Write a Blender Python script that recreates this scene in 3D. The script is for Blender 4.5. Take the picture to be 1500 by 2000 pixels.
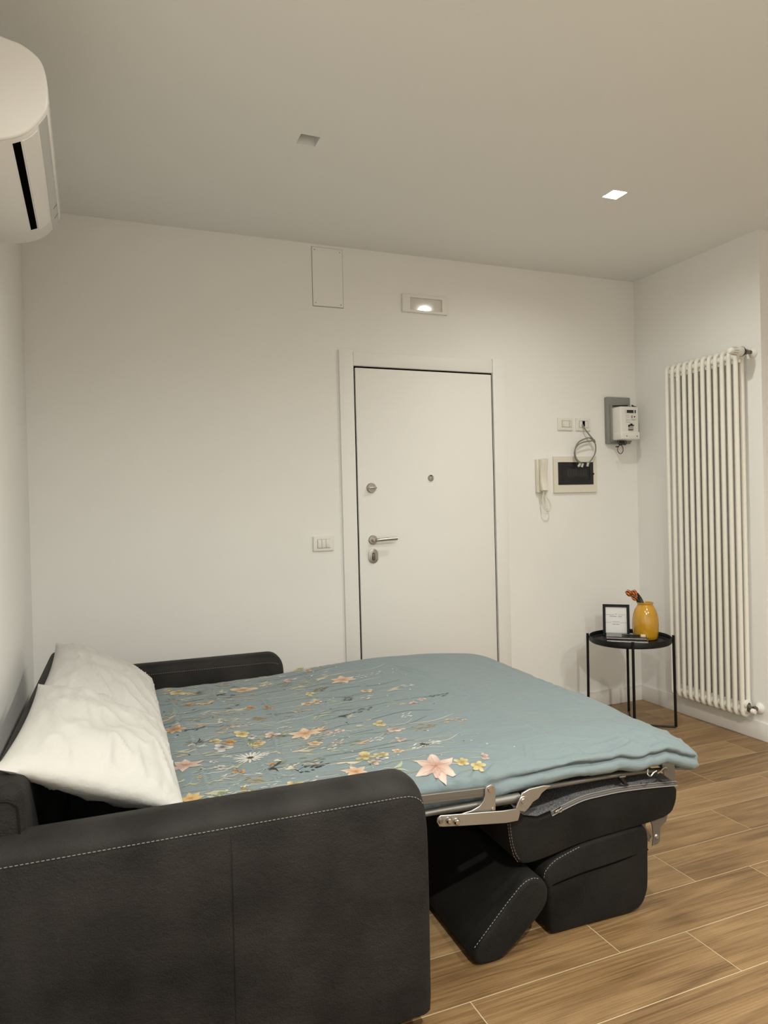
import bpy, bmesh, math, random
import numpy as np
from mathutils import Vector, Matrix, noise as mnoise
random.seed(7)
for o in list(bpy.data.objects): bpy.data.objects.remove(o)
SC = bpy.context.scene
COL = SC.collection
PI = math.pi

# ------------------------------------------------------------------ camera, world, exposure
yaw, pitch, roll = 0.388644068, -0.00986041802, -0.0246937454
cam_pos = Vector((0.271688617, -3.71807272, 1.32638609))
fv = Vector((math.sin(yaw)*math.cos(pitch), math.cos(yaw)*math.cos(pitch), math.sin(pitch)))
rv = Vector((math.cos(yaw), -math.sin(yaw), 0)); uv_ = rv.cross(fv)
r2 = math.cos(roll)*rv + math.sin(roll)*uv_; u2 = -math.sin(roll)*rv + math.cos(roll)*uv_
cd = bpy.data.cameras.new('camera'); cam = bpy.data.objects.new('camera', cd); COL.objects.link(cam)
cd.sensor_fit = 'VERTICAL'; cd.sensor_height = 36.0; cd.lens = 36.0*1392.58913/2000; cd.clip_start = 0.02
M = Matrix((r2, u2, -fv)).transposed().to_4x4(); M.translation = cam_pos
cam.matrix_world = M
SC.camera = cam
SC.view_settings.view_transform = 'Standard'; SC.view_settings.look = 'None'
SC.view_settings.exposure = 0.88; SC.view_settings.gamma = 1.0
SC.view_settings.use_curve_mapping = False
W = bpy.data.worlds.new('world'); SC.world = W; W.use_nodes = True
W.node_tree.nodes['Background'].inputs[0].default_value = (1, .95, .85, 1)
W.node_tree.nodes['Background'].inputs[1].default_value = 0.0
LAMP_COLOR = (1.0, 0.995, 0.90)
H = 2.75; RW = 3.605; XE = 5.2; YF = -5.6; YR = -0.954
# lit recessed spots of the room's ceiling: x, y, watts  (only the first is inside the picture)
LIT = [(2.573, -1.042, 5.6), (1.087, -2.55, 7.5), (2.573, -2.55, 7.0), (1.087, -4.06, 46.0), (2.573, -4.06, 21.0)]
UNLIT = [(1.087, -1.042)]
SPOT = 0.0385       # half side of a spot's opening

# ------------------------------------------------------------------ helpers
def tag(o, label=None, cat=None, group=None, kind=None):
    if label: o['label'] = label
    if cat: o['category'] = cat
    if group: o['group'] = group
    if kind: o['kind'] = kind
    return o
def empty(name, loc=(0, 0, 0), rz=0.0):
    o = bpy.data.objects.new(name, None); COL.objects.link(o); o.location = loc; o.rotation_euler = (0, 0, rz)
    o.empty_display_size = .05
    return o
def finish(name, bm, mats, parent=None, smooth=True, ang=35):
    bmesh.ops.recalc_face_normals(bm, faces=bm.faces[:])
    me = bpy.data.meshes.new(name); bm.to_mesh(me); bm.free()
    if not isinstance(mats, (list, tuple)): mats = [mats]
    for m in mats: me.materials.append(m)
    if smooth:
        for p in me.polygons: p.use_smooth = True
        me.set_sharp_from_angle(angle=math.radians(ang))
    o = bpy.data.objects.new(name, me); COL.objects.link(o)
    if parent: o.parent = parent
    return o
def add_box(bm, x0, x1, y0, y1, z0, z1, mi=0):
    vs = [bm.verts.new(p) for p in ((x0,y0,z0),(x1,y0,z0),(x1,y1,z0),(x0,y1,z0),(x0,y0,z1),(x1,y0,z1),(x1,y1,z1),(x0,y1,z1))]
    fs = []
    for f in ((0,3,2,1),(4,5,6,7),(0,1,5,4),(1,2,6,5),(2,3,7,6),(3,0,4,7)):
        fc = bm.faces.new([vs[i] for i in f]); fc.material_index = mi; fs.append(fc)
    return vs, fs
def add_rbox(bm, x0, x1, y0, y1, z0, z1, r, seg=3, mi=0):
    b2 = bmesh.new(); add_box(b2, x0, x1, y0, y1, z0, z1, mi)
    bmesh.ops.bevel(b2, geom=b2.edges[:], offset=r, segments=seg, profile=.5, affect='EDGES')
    merge(bm, b2)
def merge(bm, b2, mi=None):
    mp = {}
    for v in b2.verts: mp[v] = bm.verts.new(v.co)
    for f in b2.faces:
        try:
            nf = bm.faces.new([mp[v] for v in f.verts]); nf.material_index = f.material_index if mi is None else mi
        except ValueError: pass
    b2.free()
def box(name, x0, x1, y0, y1, z0, z1, m, parent=None, r=0.0, seg=2):
    bm = bmesh.new()
    if r > 0: add_rbox(bm, x0, x1, y0, y1, z0, z1, r, seg)
    else: add_box(bm, x0, x1, y0, y1, z0, z1)
    return finish(name, bm, m, parent)
def add_tube(bm, pts, r, n=8, closed=False, mi=0, caps=True):
    pts = [Vector(p) for p in pts]; N = len(pts); rings = []
    rr = r if isinstance(r, (list, tuple)) else [r]*N
    up = None
    for i, p in enumerate(pts):
        a = pts[(i-1) % N] if (closed or i > 0) else pts[i]
        b = pts[(i+1) % N] if (closed or i < N-1) else pts[i]
        t = (b-a).normalized()
        if up is None:
            up = Vector((0,0,1)) if abs(t.z) < .9 else Vector((1,0,0))
        s = t.cross(up).normalized(); up = s.cross(t).normalized()
        rings.append([bm.verts.new(p + rr[i]*(math.cos(2*PI*k/n)*s + math.sin(2*PI*k/n)*up)) for k in range(n)])
    for i in range(N if closed else N-1):
        A, B = rings[i], rings[(i+1) % N]
        for k in range(n):
            f = bm.faces.new((A[k], A[(k+1)%n], B[(k+1)%n], B[k])); f.material_index = mi
    if caps and not closed:
        bm.faces.new(rings[0][::-1]).material_index = mi; bm.faces.new(rings[-1]).material_index = mi
def tube(name, pts, r, m, parent=None, n=8, closed=False):
    bm = bmesh.new(); add_tube(bm, pts, r, n, closed); return finish(name, bm, m, parent, ang=60)
def spline(pts, k=6, closed=False):
    P = [Vector(p) for p in pts]; N = len(P); out = []
    rng = range(N if closed else N-1)
    for i in rng:
        p0 = P[(i-1) % N] if (closed or i > 0) else P[0]*2-P[1]
        p1 = P[i]; p2 = P[(i+1) % N]
        p3 = P[(i+2) % N] if (closed or i < N-2) else P[-1]*2-P[-2]
        for j in range(k):
            t = j/k
            out.append(.5*((2*p1)+(p2-p0)*t+(2*p0-5*p1+4*p2-p3)*t*t+(3*p1-p0-3*p2+p3)*t**3))
    if not closed: out.append(P[-1])
    return out
def add_lathe(bm, prof, c=(0,0,0), axis=(0,0,1), n=24, mi=0):
    ax = Vector(axis).normalized()
    e1 = ax.cross(Vector((0,0,1)) if abs(ax.z) < .9 else Vector((1,0,0))).normalized(); e2 = ax.cross(e1)
    c = Vector(c); rings = []
    for r, h in prof:
        if r < 1e-6: rings.append([bm.verts.new(c+ax*h)])
        else: rings.append([bm.verts.new(c+ax*h+r*(math.cos(2*PI*k/n)*e1+math.sin(2*PI*k/n)*e2)) for k in range(n)])
    for A, B in zip(rings, rings[1:]):
        for k in range(n):
            if len(A) == 1 and len(B) == 1: continue
            if len(A) == 1: f = bm.faces.new((A[0], B[(k+1)%n], B[k]))
            elif len(B) == 1: f = bm.faces.new((A[k], A[(k+1)%n], B[0]))
            else: f = bm.faces.new((A[k], A[(k+1)%n], B[(k+1)%n], B[k]))
            f.material_index = mi
def lathe(name, prof, m, parent=None, c=(0,0,0), axis=(0,0,1), n=24):
    bm = bmesh.new(); add_lathe(bm, prof, c, axis, n); return finish(name, bm, m, parent, ang=40)
def add_prism(bm, poly, d0, d1, plane='uw', mi=0, bev=0.0, seg=2):
    """poly in two coordinates, extruded along the third (uw: along v; xz: along y; yz: along x)"""
    def mk(a, b, d):
        return {'uw': (a, d, b), 'xz': (a, d, b), 'yz': (d, a, b), 'xy': (a, b, d)}[plane]
    b2 = bmesh.new()
    A = [b2.verts.new(mk(a, b, d0)) for a, b in poly]; B = [b2.verts.new(mk(a, b, d1)) for a, b in poly]
    f0 = b2.faces.new(A); f1 = b2.faces.new(B[::-1]); n = len(poly)
    for i in range(n): b2.faces.new((A[i], A[(i+1)%n], B[(i+1)%n], B[i]))
    bmesh.ops.recalc_face_normals(b2, faces=b2.faces[:])
    if bev > 0:
        es = list(set(f0.edges[:]+f1.edges[:]))
        bmesh.ops.bevel(b2, geom=es, offset=bev, segments=seg, profile=.5, affect='EDGES', clamp_overlap=True)
    for f in b2.faces: f.material_index = mi
    merge(bm, b2)
def prism(name, poly, d0, d1, m, parent=None, plane='uw', bev=0.0, seg=2, ang=35):
    bm = bmesh.new(); add_prism(bm, poly, d0, d1, plane, 0, bev, seg); return finish(name, bm, m, parent, ang=ang)
def rounded(poly, k=2):
    for _ in range(k):
        q = []
        n = len(poly)
        for i in range(n):
            a, b = poly[i], poly[(i+1)%n]
            q.append((.78*a[0]+.22*b[0], .78*a[1]+.22*b[1])); q.append((.22*a[0]+.78*b[0], .22*a[1]+.78*b[1]))
        poly = q
    return poly
def rrect(a0, a1, b0, b1, r, n=5):
    out = []
    for cx, cy, s in ((a1-r,b1-r,0),(a0+r,b1-r,1),(a0+r,b0+r,2),(a1-r,b0+r,3)):
        for k in range(n+1):
            t = (s+k/n)*PI/2; out.append((cx+r*math.cos(t), cy+r*math.sin(t)))
    return out
def stitches(bm, pts, r=.0011, dash=.0062, gap=.0036):
    """small thread stitches laid along a path"""
    pts = [Vector(p) for p in pts]
    seg = [(b-a).length for a, b in zip(pts, pts[1:])]; tot = sum(seg)
    def at(s):
        for a, b, l in zip(pts, pts[1:], seg):
            if s <= l: return a.lerp(b, s/l if l else 0)
            s -= l
        return pts[-1]
    s = 0
    while s+dash < tot:
        add_tube(bm, [at(s), at(s+dash*.5), at(s+dash)], [r*.7, r, r*.7], 5); s += dash+gap

# ------------------------------------------------------------------ materials
def mat(name, col, rough=.6, metal=0.0, bump=None, var=None, coat=0.0, sheen=0.0, spec=.5, emit=None, scale3=(1,1,1)):
    m = bpy.data.materials.new(name); m.use_nodes = True
    nt = m.node_tree; b = nt.nodes['Principled BSDF']; L = nt.links.new
    b.inputs['Base Color'].default_value = (*col, 1); b.inputs['Roughness'].default_value = rough
    b.inputs['Metallic'].default_value = metal; b.inputs['Coat Weight'].default_value = coat
    b.inputs['Coat Roughness'].default_value = .08
    b.inputs['Sheen Weight'].default_value = sheen; b.inputs['Specular IOR Level'].default_value = spec
    if emit:
        b.inputs['Emission Color'].default_value = (*emit[0], 1); b.inputs['Emission Strength'].default_value = emit[1]
    tc = nt.nodes.new('ShaderNodeTexCoord'); mp = nt.nodes.new('ShaderNodeMapping'); mp.inputs['Scale'].default_value = scale3
    L(tc.outputs['Object'], mp.inputs['Vector'])
    if var:      # (scale, dark factor, light factor)
        n = nt.nodes.new('ShaderNodeTexNoise'); n.inputs['Scale'].default_value = var[0]; n.inputs['Detail'].default_value = 5
        L(mp.outputs[0], n.inputs['Vector'])
        r = nt.nodes.new('ShaderNodeValToRGB'); r.color_ramp.elements[0].position = .3; r.color_ramp.elements[1].position = .7
        r.color_ramp.elements[0].color = (*[c*var[1] for c in col], 1); r.color_ramp.elements[1].color = (*[min(1, c*var[2]) for c in col], 1)
        L(n.outputs['Fac'], r.inputs[0]); L(r.outputs[0], b.inputs['Base Color'])
    if bump:     # list of (scale, distance)
        prev = None
        for sc, dist in bump:
            n = nt.nodes.new('ShaderNodeTexNoise'); n.inputs['Scale'].default_value = sc; n.inputs['Detail'].default_value = 4
            L(mp.outputs[0], n.inputs['Vector'])
            bp = nt.nodes.new('ShaderNodeBump'); bp.inputs['Distance'].default_value = dist; bp.inputs['Strength'].default_value = 1
            L(n.outputs['Fac'], bp.inputs['Height'])
            if prev: L(prev.outputs[0], bp.inputs['Normal'])
            prev = bp
        L(prev.outputs[0], b.inputs['Normal'])
    return m
WALL = mat('wall_paint', (.87, .86, .84), .9, bump=[(90, .0002), (7, .0005)], var=(2.2, .985, 1.01), spec=.2)
CEIL = mat('ceiling_paint', (.85, .862, .85), .95, bump=[(120, .0004)], spec=.1)
DOORM = mat('door_lacquer', (.88, .87, .85), .55, bump=[(4, .0006)], spec=.3)
TRIM = mat('white_trim', (.87, .86, .84), .5, spec=.35)
BASEB = mat('baseboard_white', (.77, .75, .725), .45, spec=.35)
BLACKGAP = mat('black_gasket', (.006, .006, .006), .9, spec=0.0)
PLASTIC = mat('white_plastic', (.80, .785, .74), .38)
PLASTIC2 = mat('cream_plastic', (.76, .73, .63), .42)
ACW = mat('conditioner_white_plastic', (.90, .89, .87), .3)
ACG = mat('conditioner_silver_band', (.56, .57, .575), .25, spec=.6)
BLACK = mat('black_powder_coat', (.0035, .0035, .004), .45, spec=.3)
BLACKP = mat('black_plastic', (.008, .008, .009), .4)
SMOKE = mat('smoked_plastic', (.010, .010, .012), .35, coat=.15)
GREY = mat('grey_meter_plate', (.26, .26, .245), .6)
STEEL = mat('brushed_steel', (.38, .37, .35), .42, .9, bump=[(60, .0003)])
STEEL2 = mat('satin_grey_steel', (.21, .20, .185), .5, .85)
CHROME = mat('chrome', (.55, .535, .51), .2, 1.0)
NICKEL = mat('satin_nickel', (.46, .44, .41), .3, .95)
BRASSD = mat('dark_valve_metal', (.20, .175, .14), .35, .9)
RADM = mat('radiator_enamel', (.85, .825, .76), .32, spec=.45)
def leather(name, col, bumpk):
    return mat(name, col, .62, bump=[(230, .0022*bumpk), (60, .0022*bumpk)], var=(5.0, .55, 1.85), sheen=.02, spec=.15)
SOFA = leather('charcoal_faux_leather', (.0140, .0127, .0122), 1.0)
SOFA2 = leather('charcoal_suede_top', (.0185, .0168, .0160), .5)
CUSH = leather('dark_cushion_suede', (.0078, .0071, .0066), .6)
THREAD = mat('pale_grey_thread', (.24, .23, .215), .8)
THREADR = mat('muted_thread', (.20, .15, .13), .7)
FELT = mat('speckled_felt', (.075, .075, .078), .95, var=(260, .25, 2.6), bump=[(300, .001)])
ZIPT = mat('grey_zip_tape', (.13, .122, .118), .7)
PILLOW = mat('white_pillow_cotton', (.58, .568, .545), .85, bump=[(8, .011), (22, .0045), (900, .0003)], sheen=.12, spec=.2, scale3=(1, .55, 1))
SHEET = mat('pale_blue_sheet', (.25, .35, .37), .85)
VASEM = mat('yellow_glaze', (.60, .315, .022), .16, coat=.6, var=(9, .86, 1.08), spec=.6)
VASEIN = mat('vase_inside', (.10, .05, .01), .6)
PAPER = mat('print_paper', (.80, .80, .80), .5)
INK = mat('grey_ink', (.16, .16, .16), .7)
PAGES = mat('page_edges', (.66, .60, .59), .8, var=(60, .5, 1.25), scale3=(1, 1, 14))
COVER = mat('dark_glossy_cover', (.018, .015, .016), .22, coat=.3)
CREAMB = mat('cream_card', (.78, .64, .42), .6)
TULIP = mat('orange_tulip_petal', (.34, .090, .018), .5, var=(60, .35, 2.2))
LEAFM = mat('dark_green_leaf', (.020, .024, .014), .5)
CABLE = mat('grey_cable', (.23, .215, .18), .55)
PLUG = mat('clear_plug', (.60, .58, .54), .25)
DKWIRE = mat('dark_blue_wire', (.012, .011, .020), .5)
LCD = mat('display_dark', (.030, .034, .030), .25)
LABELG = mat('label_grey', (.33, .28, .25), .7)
LAMPE = mat('lamp_lens_lit', (1, 1, 1), .4, emit=((1.0, .95, .86), 9.0))
LENS_OFF = mat('lamp_lens_off', (.42, .40, .37), .5)
WINDOWG = mat('lamp_window_gloss', (.66, .64, .60), .06, coat=1.0, spec=.8)
SILICON = mat('dark_recess', (.003, .003, .003), .95, spec=0.0)

def duvet_material():
    m = bpy.data.materials.new('floral_duvet_cotton'); m.use_nodes = True; nt = m.node_tree; b = nt.nodes['Principled BSDF']; L = nt.links.new
    a = nt.nodes.new('ShaderNodeAttribute'); a.attribute_name = 'Col'; L(a.outputs['Color'], b.inputs['Base Color'])
    b.inputs['Roughness'].default_value = .8; b.inputs['Sheen Weight'].default_value = .15; b.inputs['Specular IOR Level'].default_value = .25
    tc = nt.nodes.new('ShaderNodeTexCoord'); prev = None
    for sc, d, s3 in ((1100, .0002, (1, 1, 1)), (9, .0060, (.8, 1.7, 1)), (26, .0030, (.5, 1.5, 1))):
        mp = nt.nodes.new('ShaderNodeMapping'); mp.inputs['Scale'].default_value = s3; L(tc.outputs['Object'], mp.inputs[0])
        n = nt.nodes.new('ShaderNodeTexNoise'); n.inputs['Scale'].default_value = sc; n.inputs['Detail'].default_value = 2; n.inputs['Distortion'].default_value = 1.1
        L(mp.outputs[0], n.inputs['Vector'])
        bp = nt.nodes.new('ShaderNodeBump'); bp.inputs['Distance'].default_value = d; L(n.outputs['Fac'], bp.inputs['Height'])
        if prev: L(prev.outputs[0], bp.inputs['Normal'])
        prev = bp
    L(prev.outputs[0], b.inputs['Normal'])
    return m
def plank_material():
    m = bpy.data.materials.new('oak_effect_tile'); m.use_nodes = True; nt = m.node_tree; b = nt.nodes['Principled BSDF']; L = nt.links.new
    N = nt.nodes.new
    a = N('ShaderNodeAttribute'); a.attribute_name = 'rnd'
    tc = N('ShaderNodeTexCoord'); add = N('ShaderNodeVectorMath'); add.operation = 'ADD'
    mul = N('ShaderNodeVectorMath'); mul.operation = 'SCALE'; mul.inputs['Scale'].default_value = 37.0
    cb = N('ShaderNodeCombineXYZ'); L(a.outputs['Fac'], cb.inputs[0]); L(a.outputs['Fac'], cb.inputs[1]); L(cb.outputs[0], mul.inputs[0])
    L(tc.outputs['Object'], add.inputs[0]); L(mul.outputs[0], add.inputs[1])
    # cathedral figure: rings of a stretched, distorted wave
    mp = N('ShaderNodeMapping'); mp.inputs['Scale'].default_value = (.8, 9.5, 1); L(add.outputs[0], mp.inputs[0])
    n0 = N('ShaderNodeTexNoise'); n0.inputs['Scale'].default_value = 1.0; n0.inputs['Detail'].default_value = 1.0; n0.inputs['Distortion'].default_value = .35; L(mp.outputs[0], n0.inputs['Vector'])
    ms = N('ShaderNodeMath'); ms.operation = 'MULTIPLY'; ms.inputs[1].default_value = 44; L(n0.outputs['Fac'], ms.inputs[0])
    sn = N('ShaderNodeMath'); sn.operation = 'SINE'; L(ms.outputs[0], sn.inputs[0])
    s2 = N('ShaderNodeMath'); s2.operation = 'MULTIPLY_ADD'; s2.inputs[1].default_value = .065; s2.inputs[2].default_value = .5; L(sn.outputs[0], s2.inputs[0])
    mp2 = N('ShaderNodeMapping'); mp2.inputs['Scale'].default_value = (1.7, 110, 1); L(add.outputs[0], mp2.inputs[0])
    n1 = N('ShaderNodeTexNoise'); n1.inputs['Scale'].default_value = 2.0; n1.inputs['Detail'].default_value = 6; n1.inputs['Roughness'].default_value = .65; L(mp2.outputs[0], n1.inputs['Vector'])
    mp3 = N('ShaderNodeMapping'); mp3.inputs['Scale'].default_value = (1.5, 7, 1); L(add.outputs[0], mp3.inputs[0])
    n2 = N('ShaderNodeTexNoise'); n2.inputs['Scale'].default_value = 1.6; n2.inputs['Detail'].default_value = 3; L(mp3.outputs[0], n2.inputs['Vector'])
    def madd(x, k, c):
        q = N('ShaderNodeMath'); q.operation = 'MULTIPLY_ADD'; q.inputs[1].default_value = k; L(x, q.inputs[0])
        if isinstance(c, float): q.inputs[2].default_value = c
        else: L(c, q.inputs[2])
        return q.outputs[0]
    v = madd(n1.outputs['Fac'], .80, s2.outputs[0]); v = madd(n2.outputs['Fac'], .50, v); v = madd(a.outputs['Fac'], .24, v)
    v = madd(v, 1.0, -.785)
    r = N('ShaderNodeValToRGB'); e = r.color_ramp.elements
    e[0].position = .18; e[0].color = (.115, .062, .026, 1); e[1].position = .85; e[1].color = (.40, .265, .135, 1)
    k = e.new(.5); k.color = (.255, .155, .072, 1)
    L(v, r.inputs[0]); L(r.outputs[0], b.inputs['Base Color'])
    b.inputs['Roughness'].default_value = .42; b.inputs['Specular IOR Level'].default_value = .35
    bp = N('ShaderNodeBump'); bp.inputs['Distance'].default_value = .0006; L(n1.outputs['Fac'], bp.inputs['Height']); L(bp.outputs[0], b.inputs['Normal'])
    return m
PLANK = plank_material()
GROUT = mat('pale_grout', (.47, .37, .235), .8)
DUVET = duvet_material()

# ------------------------------------------------------------------ the setting
T = .12
def structure(name, bm, m, label, cat, smooth=False):
    o = finish(name, bm, m, None, smooth); return tag(o, label, cat, None, 'structure')
# floor: wood-effect tiles with grout lines, one mesh
bm = bmesh.new(); lay = bm.faces.layers.float.new('rnd')
_, fs = add_box(bm, -T, XE+T, YF-T, T, -.08, -.0006, 1)
PW, PL, y0, g = .2027, .75, -2.2527, .0019
ks = range(int(math.floor((YF-y0)/PW))-1, int(math.ceil((0-y0)/PW))+1)
for k in ks:
    ya, yb = max(y0+k*PW, YF-.05), min(y0+(k+1)*PW, .05)
    if yb-ya < .01: continue
    off = (1.168-.25*k) % PL
    x = off-PL
    while x < XE+.05:
        xa, xb = max(x, -.05), min(x+PL, XE+.05)
        if xb-xa > .01:
            A = [bm.verts.new(p) for p in ((xa+g, ya+g, 0), (xb-g, ya+g, 0), (xb-g, yb-g, 0), (xa+g, yb-g, 0))]
            B = [bm.verts.new((p.co.x+dx, p.co.y+dy, -.0014)) for p, (dx, dy) in zip(A, ((-.0006,-.0006),(.0006,-.0006),(.0006,.0006),(-.0006,.0006)))]
            rn = random.random()
            f = bm.faces.new(A); f[lay] = rn
            for i in range(4):
                q = bm.faces.new((A[i], B[i], B[(i+1)%4], A[(i+1)%4])); q[lay] = rn
        x += PL
structure('floor', bm, [PLANK, GROUT], 'wood-effect tile floor of tan planks with pale joints', 'floor')
# ceiling with square openings for the recessed spots
holes = [(x, y) for x, y, _ in LIT]+UNLIT
xs = sorted({-T, XE+T}|{round(x+s*SPOT, 5) for x, y in holes for s in (-1, 1)})
ys = sorted({YF-T, T}|{round(y+s*SPOT, 5) for x, y in holes for s in (-1, 1)})
bm = bmesh.new()
vg = {}
def cv(x, y, z):
    k = (x, y, z)
    if k not in vg: vg[k] = bm.verts.new(k)
    return vg[k]
def ishole(i, j):
    cx, cy = (xs[i]+xs[i+1])/2, (ys[j]+ys[j+1])/2
    return any(abs(cx-x) < SPOT*.9 and abs(cy-y) < SPOT*.9 for x, y in holes)
for i in range(len(xs)-1):
    for j in range(len(ys)-1):
        if ishole(i, j):
            for (a, b) in (((i,j),(i+1,j)),((i+1,j),(i+1,j+1)),((i+1,j+1),(i,j+1)),((i,j+1),(i,j))):
                bm.faces.new((cv(xs[a[0]], ys[a[1]], H), cv(xs[b[0]], ys[b[1]], H), cv(xs[b[0]], ys[b[1]], H+.06), cv(xs[a[0]], ys[a[1]], H+.06)))
        else:
            bm.faces.new((cv(xs[i], ys[j], H), cv(xs[i], ys[j+1], H), cv(xs[i+1], ys[j+1], H), cv(xs[i+1], ys[j], H)))
add_box(bm, -T, XE+T, YF-T, T, H+.06, H+.16)
structure('ceiling', bm, CEIL, 'plain off-white ceiling with square recessed spots', 'ceiling')
# back wall with the opening of the entrance door
DX0, DX1, DZ = 1.629, 2.514, 2.10
bm = bmesh.new()
add_box(bm, -T, DX0, 0, T, -.05, H+.05); add_box(bm, DX1, RW+T, 0, T, -.05, H+.05); add_box(bm, DX0, DX1, 0, T, DZ, H+.05)
structure('wall_back', bm, WALL, 'white back wall holding the entrance door', 'wall')
bm = bmesh.new(); add_box(bm, -T, 0, YF-T, T, -.05, H+.05); structure('wall_left', bm, WALL, 'white left wall behind sofa and air conditioner', 'wall')
bm = bmesh.new(); add_box(bm, RW, XE+T, YR, T, -.05, H+.05); structure('wall_right', bm, WALL, 'white right wall with the radiator, ending at an outer corner', 'wall')
bm = bmesh.new(); add_box(bm, XE, XE+T, YF-T, YR, -.05, H+.05); structure('wall_side', bm, WALL, 'white wall at the far right of the room', 'wall')
bm = bmesh.new(); add_box(bm, -T, XE+T, YF-T, YF, -.05, H+.05); structure('wall_front', bm, WALL, 'white wall opposite the entrance door', 'wall')
BH, BT = .10, .012
def bb(name, x0, x1, y0, y1, label):
    o = box(name, x0, x1, y0, y1, 0.0, BH, BASEB, None, .003, 2); tag(o, label, 'baseboard', None, 'structure')
bb('baseboard_back', 2.604, RW, -BT, 0, 'white baseboard between door frame and radiator wall')
bb('baseboard_rear', 0, 1.544, -BT, 0, 'white baseboard behind the sofa bed, left of the door')
bb('baseboard_right', RW-BT, RW, YR-BT, -BT, 'white baseboard under the radiator')
bb('baseboard_corner', RW, XE, YR-BT, YR, 'white baseboard beyond the outer corner at right')
bb('baseboard_left', 0, BT, YF, -BT, 'white baseboard along the left wall')

# entrance door
door = tag(empty('door_1', ((DX0+DX1)/2, 0, 0)), 'white flush entrance door with satin handle and peephole', 'door', None, 'structure')
def D(o): o.parent = door; o.location = (-(DX0+DX1)/2, 0, 0); return o
D(box('door_leaf', DX0+.0105, DX1-.0105, -.010, .035, .008, DZ-.0105, DOORM, None, .0015, 2))
bm = bmesh.new()
for a in ((DX0, DX0+.0103, 0, DZ), (DX1-.0103, DX1, 0, DZ), (DX0+.0103, DX1-.0103, DZ-.0103, DZ)): add_box(bm, a[0], a[1], .004, .050, a[2], a[3])
bmesh.ops.remove_doubles(bm, verts=bm.verts[:], dist=1e-5)
D(finish('door_gasket', bm, BLACKGAP, smooth=False))
D(box('casing', 1.545, 1.6275, -.015, .003, 0, 2.186, TRIM, None, .002, 2))
D(box('casing', 2.5155, 2.602, -.0125, .003, 0, 2.186, TRIM, None, .002, 2))
D(box('casing_head', 1.6295, 2.5135, -.0125, .003, DZ+.001, 2.176, TRIM, None, .002, 2))
bm = bmesh.new(); add_box(bm, DX0-.012, DX0+.0005, .001, .048, 0, DZ); add_box(bm, DX1-.0005, DX1+.012, .001, .048, 0, DZ); add_box(bm, DX0-.012, DX1+.012, .001, .048, DZ-.0005, DZ+.012)
D(finish('door_rebate', bm, BLACKGAP))
Y = -.010
hx, hz = 1.718, 1.133
bm = bmesh.new()
add_lathe(bm, [(0, 0), (.026, 0), (.026, .006), (.023, .009), (.012, .010), (.0105, .045), (.0, .046)], (hx, Y, hz), (0, -1, 0), 24)
hd = D(finish('handle_rose', bm, NICKEL, ang=40))
lv = tube('lever', spline([(hx, Y-.030, hz), (hx+.006, Y-.046, hz), (hx+.025, Y-.050, hz+.001), (hx+.08, Y-.050, hz+.003), (hx+.128, Y-.048, hz+.004)], 5), [.0095]*21, NICKEL, None, 12)
lv.parent = hd
D(prism('keyhole_plate', [(1.717+a, 1.043+b) for a, b in rrect(-.029, .029, -.040, .040, .028)], Y-.009, Y, NICKEL, None, 'xz', .003))
kh = D(prism('lock_cylinder', [(1.717+.009*math.cos(t), 1.049+.009*math.sin(t)) for t in np.linspace(-.9, PI+.9, 14)]+[(1.712, 1.022), (1.722, 1.022)], Y-.0125, Y-.008, STEEL2, None, 'xz', .001))
bm = bmesh.new(); add_prism(bm, rrect(1.7085, 1.7255, 1.019, 1.061, .008), Y-.0098, Y-.0090, 'xz'); D(finish('keyhole_recess', bm, BLACKGAP))
D(lathe('deadbolt_rose', [(0, 0), (.0275, 0), (.0275, .010), (.024, .014), (0, .015)], NICKEL, None, (1.715, Y, 1.423), (0, -1, 0), 28))
D(box('thumb_turn', 1.694, 1.739, Y-.034, Y-.013, 1.4185, 1.4275, NICKEL, None, .003, 2))
D(lathe('peephole_ring', [(.009, .004), (.010, .006), (.016, .007), (.0185, .004), (.019, 0), (0, 0)], NICKEL, None, (2.087, Y, 1.475), (0, -1, 0), 24))
D(prism('peephole_cover', [(2.087+a, 1.4735+b) for a, b in rrect(-.0115, .0115, -.0165, .012, .0105)], Y-.0085, Y-.0045, STEEL, None, 'xz', .001))
D(lathe('peephole_lens', [(0, .008), (.007, .0072), (.0075, .003)], BLACKGAP, None, (2.087, Y, 1.4845), (0, -1, 0), 16))

# ------------------------------------------------------------------ fittings on the ceiling
def spot(x, y, watts=None):
    t = empty('recessed_spotlight', (x, y, H))
    s = SPOT-.0003
    if watts:
        lab = 'small square recessed ceiling spot, the lit one near the radiator corner' if y > -1.5 else 'square recessed ceiling spot, lit, outside the picture'
        z = .016
        box('lens', -s, s, -s, s, z, z+.004, LAMPE, t)
        ld = bpy.data.lights.new('spot_light', 'AREA'); ld.shape = 'SQUARE'; ld.size = .07; ld.energy = watts; ld.color = LAMP_COLOR; ld.spread = math.radians(165)
        lo = bpy.data.objects.new('spot_light', ld); COL.objects.link(lo); lo.parent = t; lo.location = (0, 0, .010)
    else:
        lab = 'small square recessed ceiling spot, switched off, above the sofa bed'
        bm = bmesh.new()
        for a, b in ((-1, 0), (1, 0), (0, -1), (0, 1)):
            pass
        add_box(bm, -s, s, -s, s, .045, .05)
        finish('lens', bm, LENS_OFF, t)
        lathe('bulb', [(0, .030), (.018, .031), (.022, .036), (.024, .046)], LENS_OFF, t, (0, 0, 0), (0, 0, 1), 20)
    tag(t, lab, 'ceiling light', 'recessed square ceiling spots')
for x, y, w in LIT: spot(x, y, w)
for x, y in UNLIT: spot(x, y)

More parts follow.
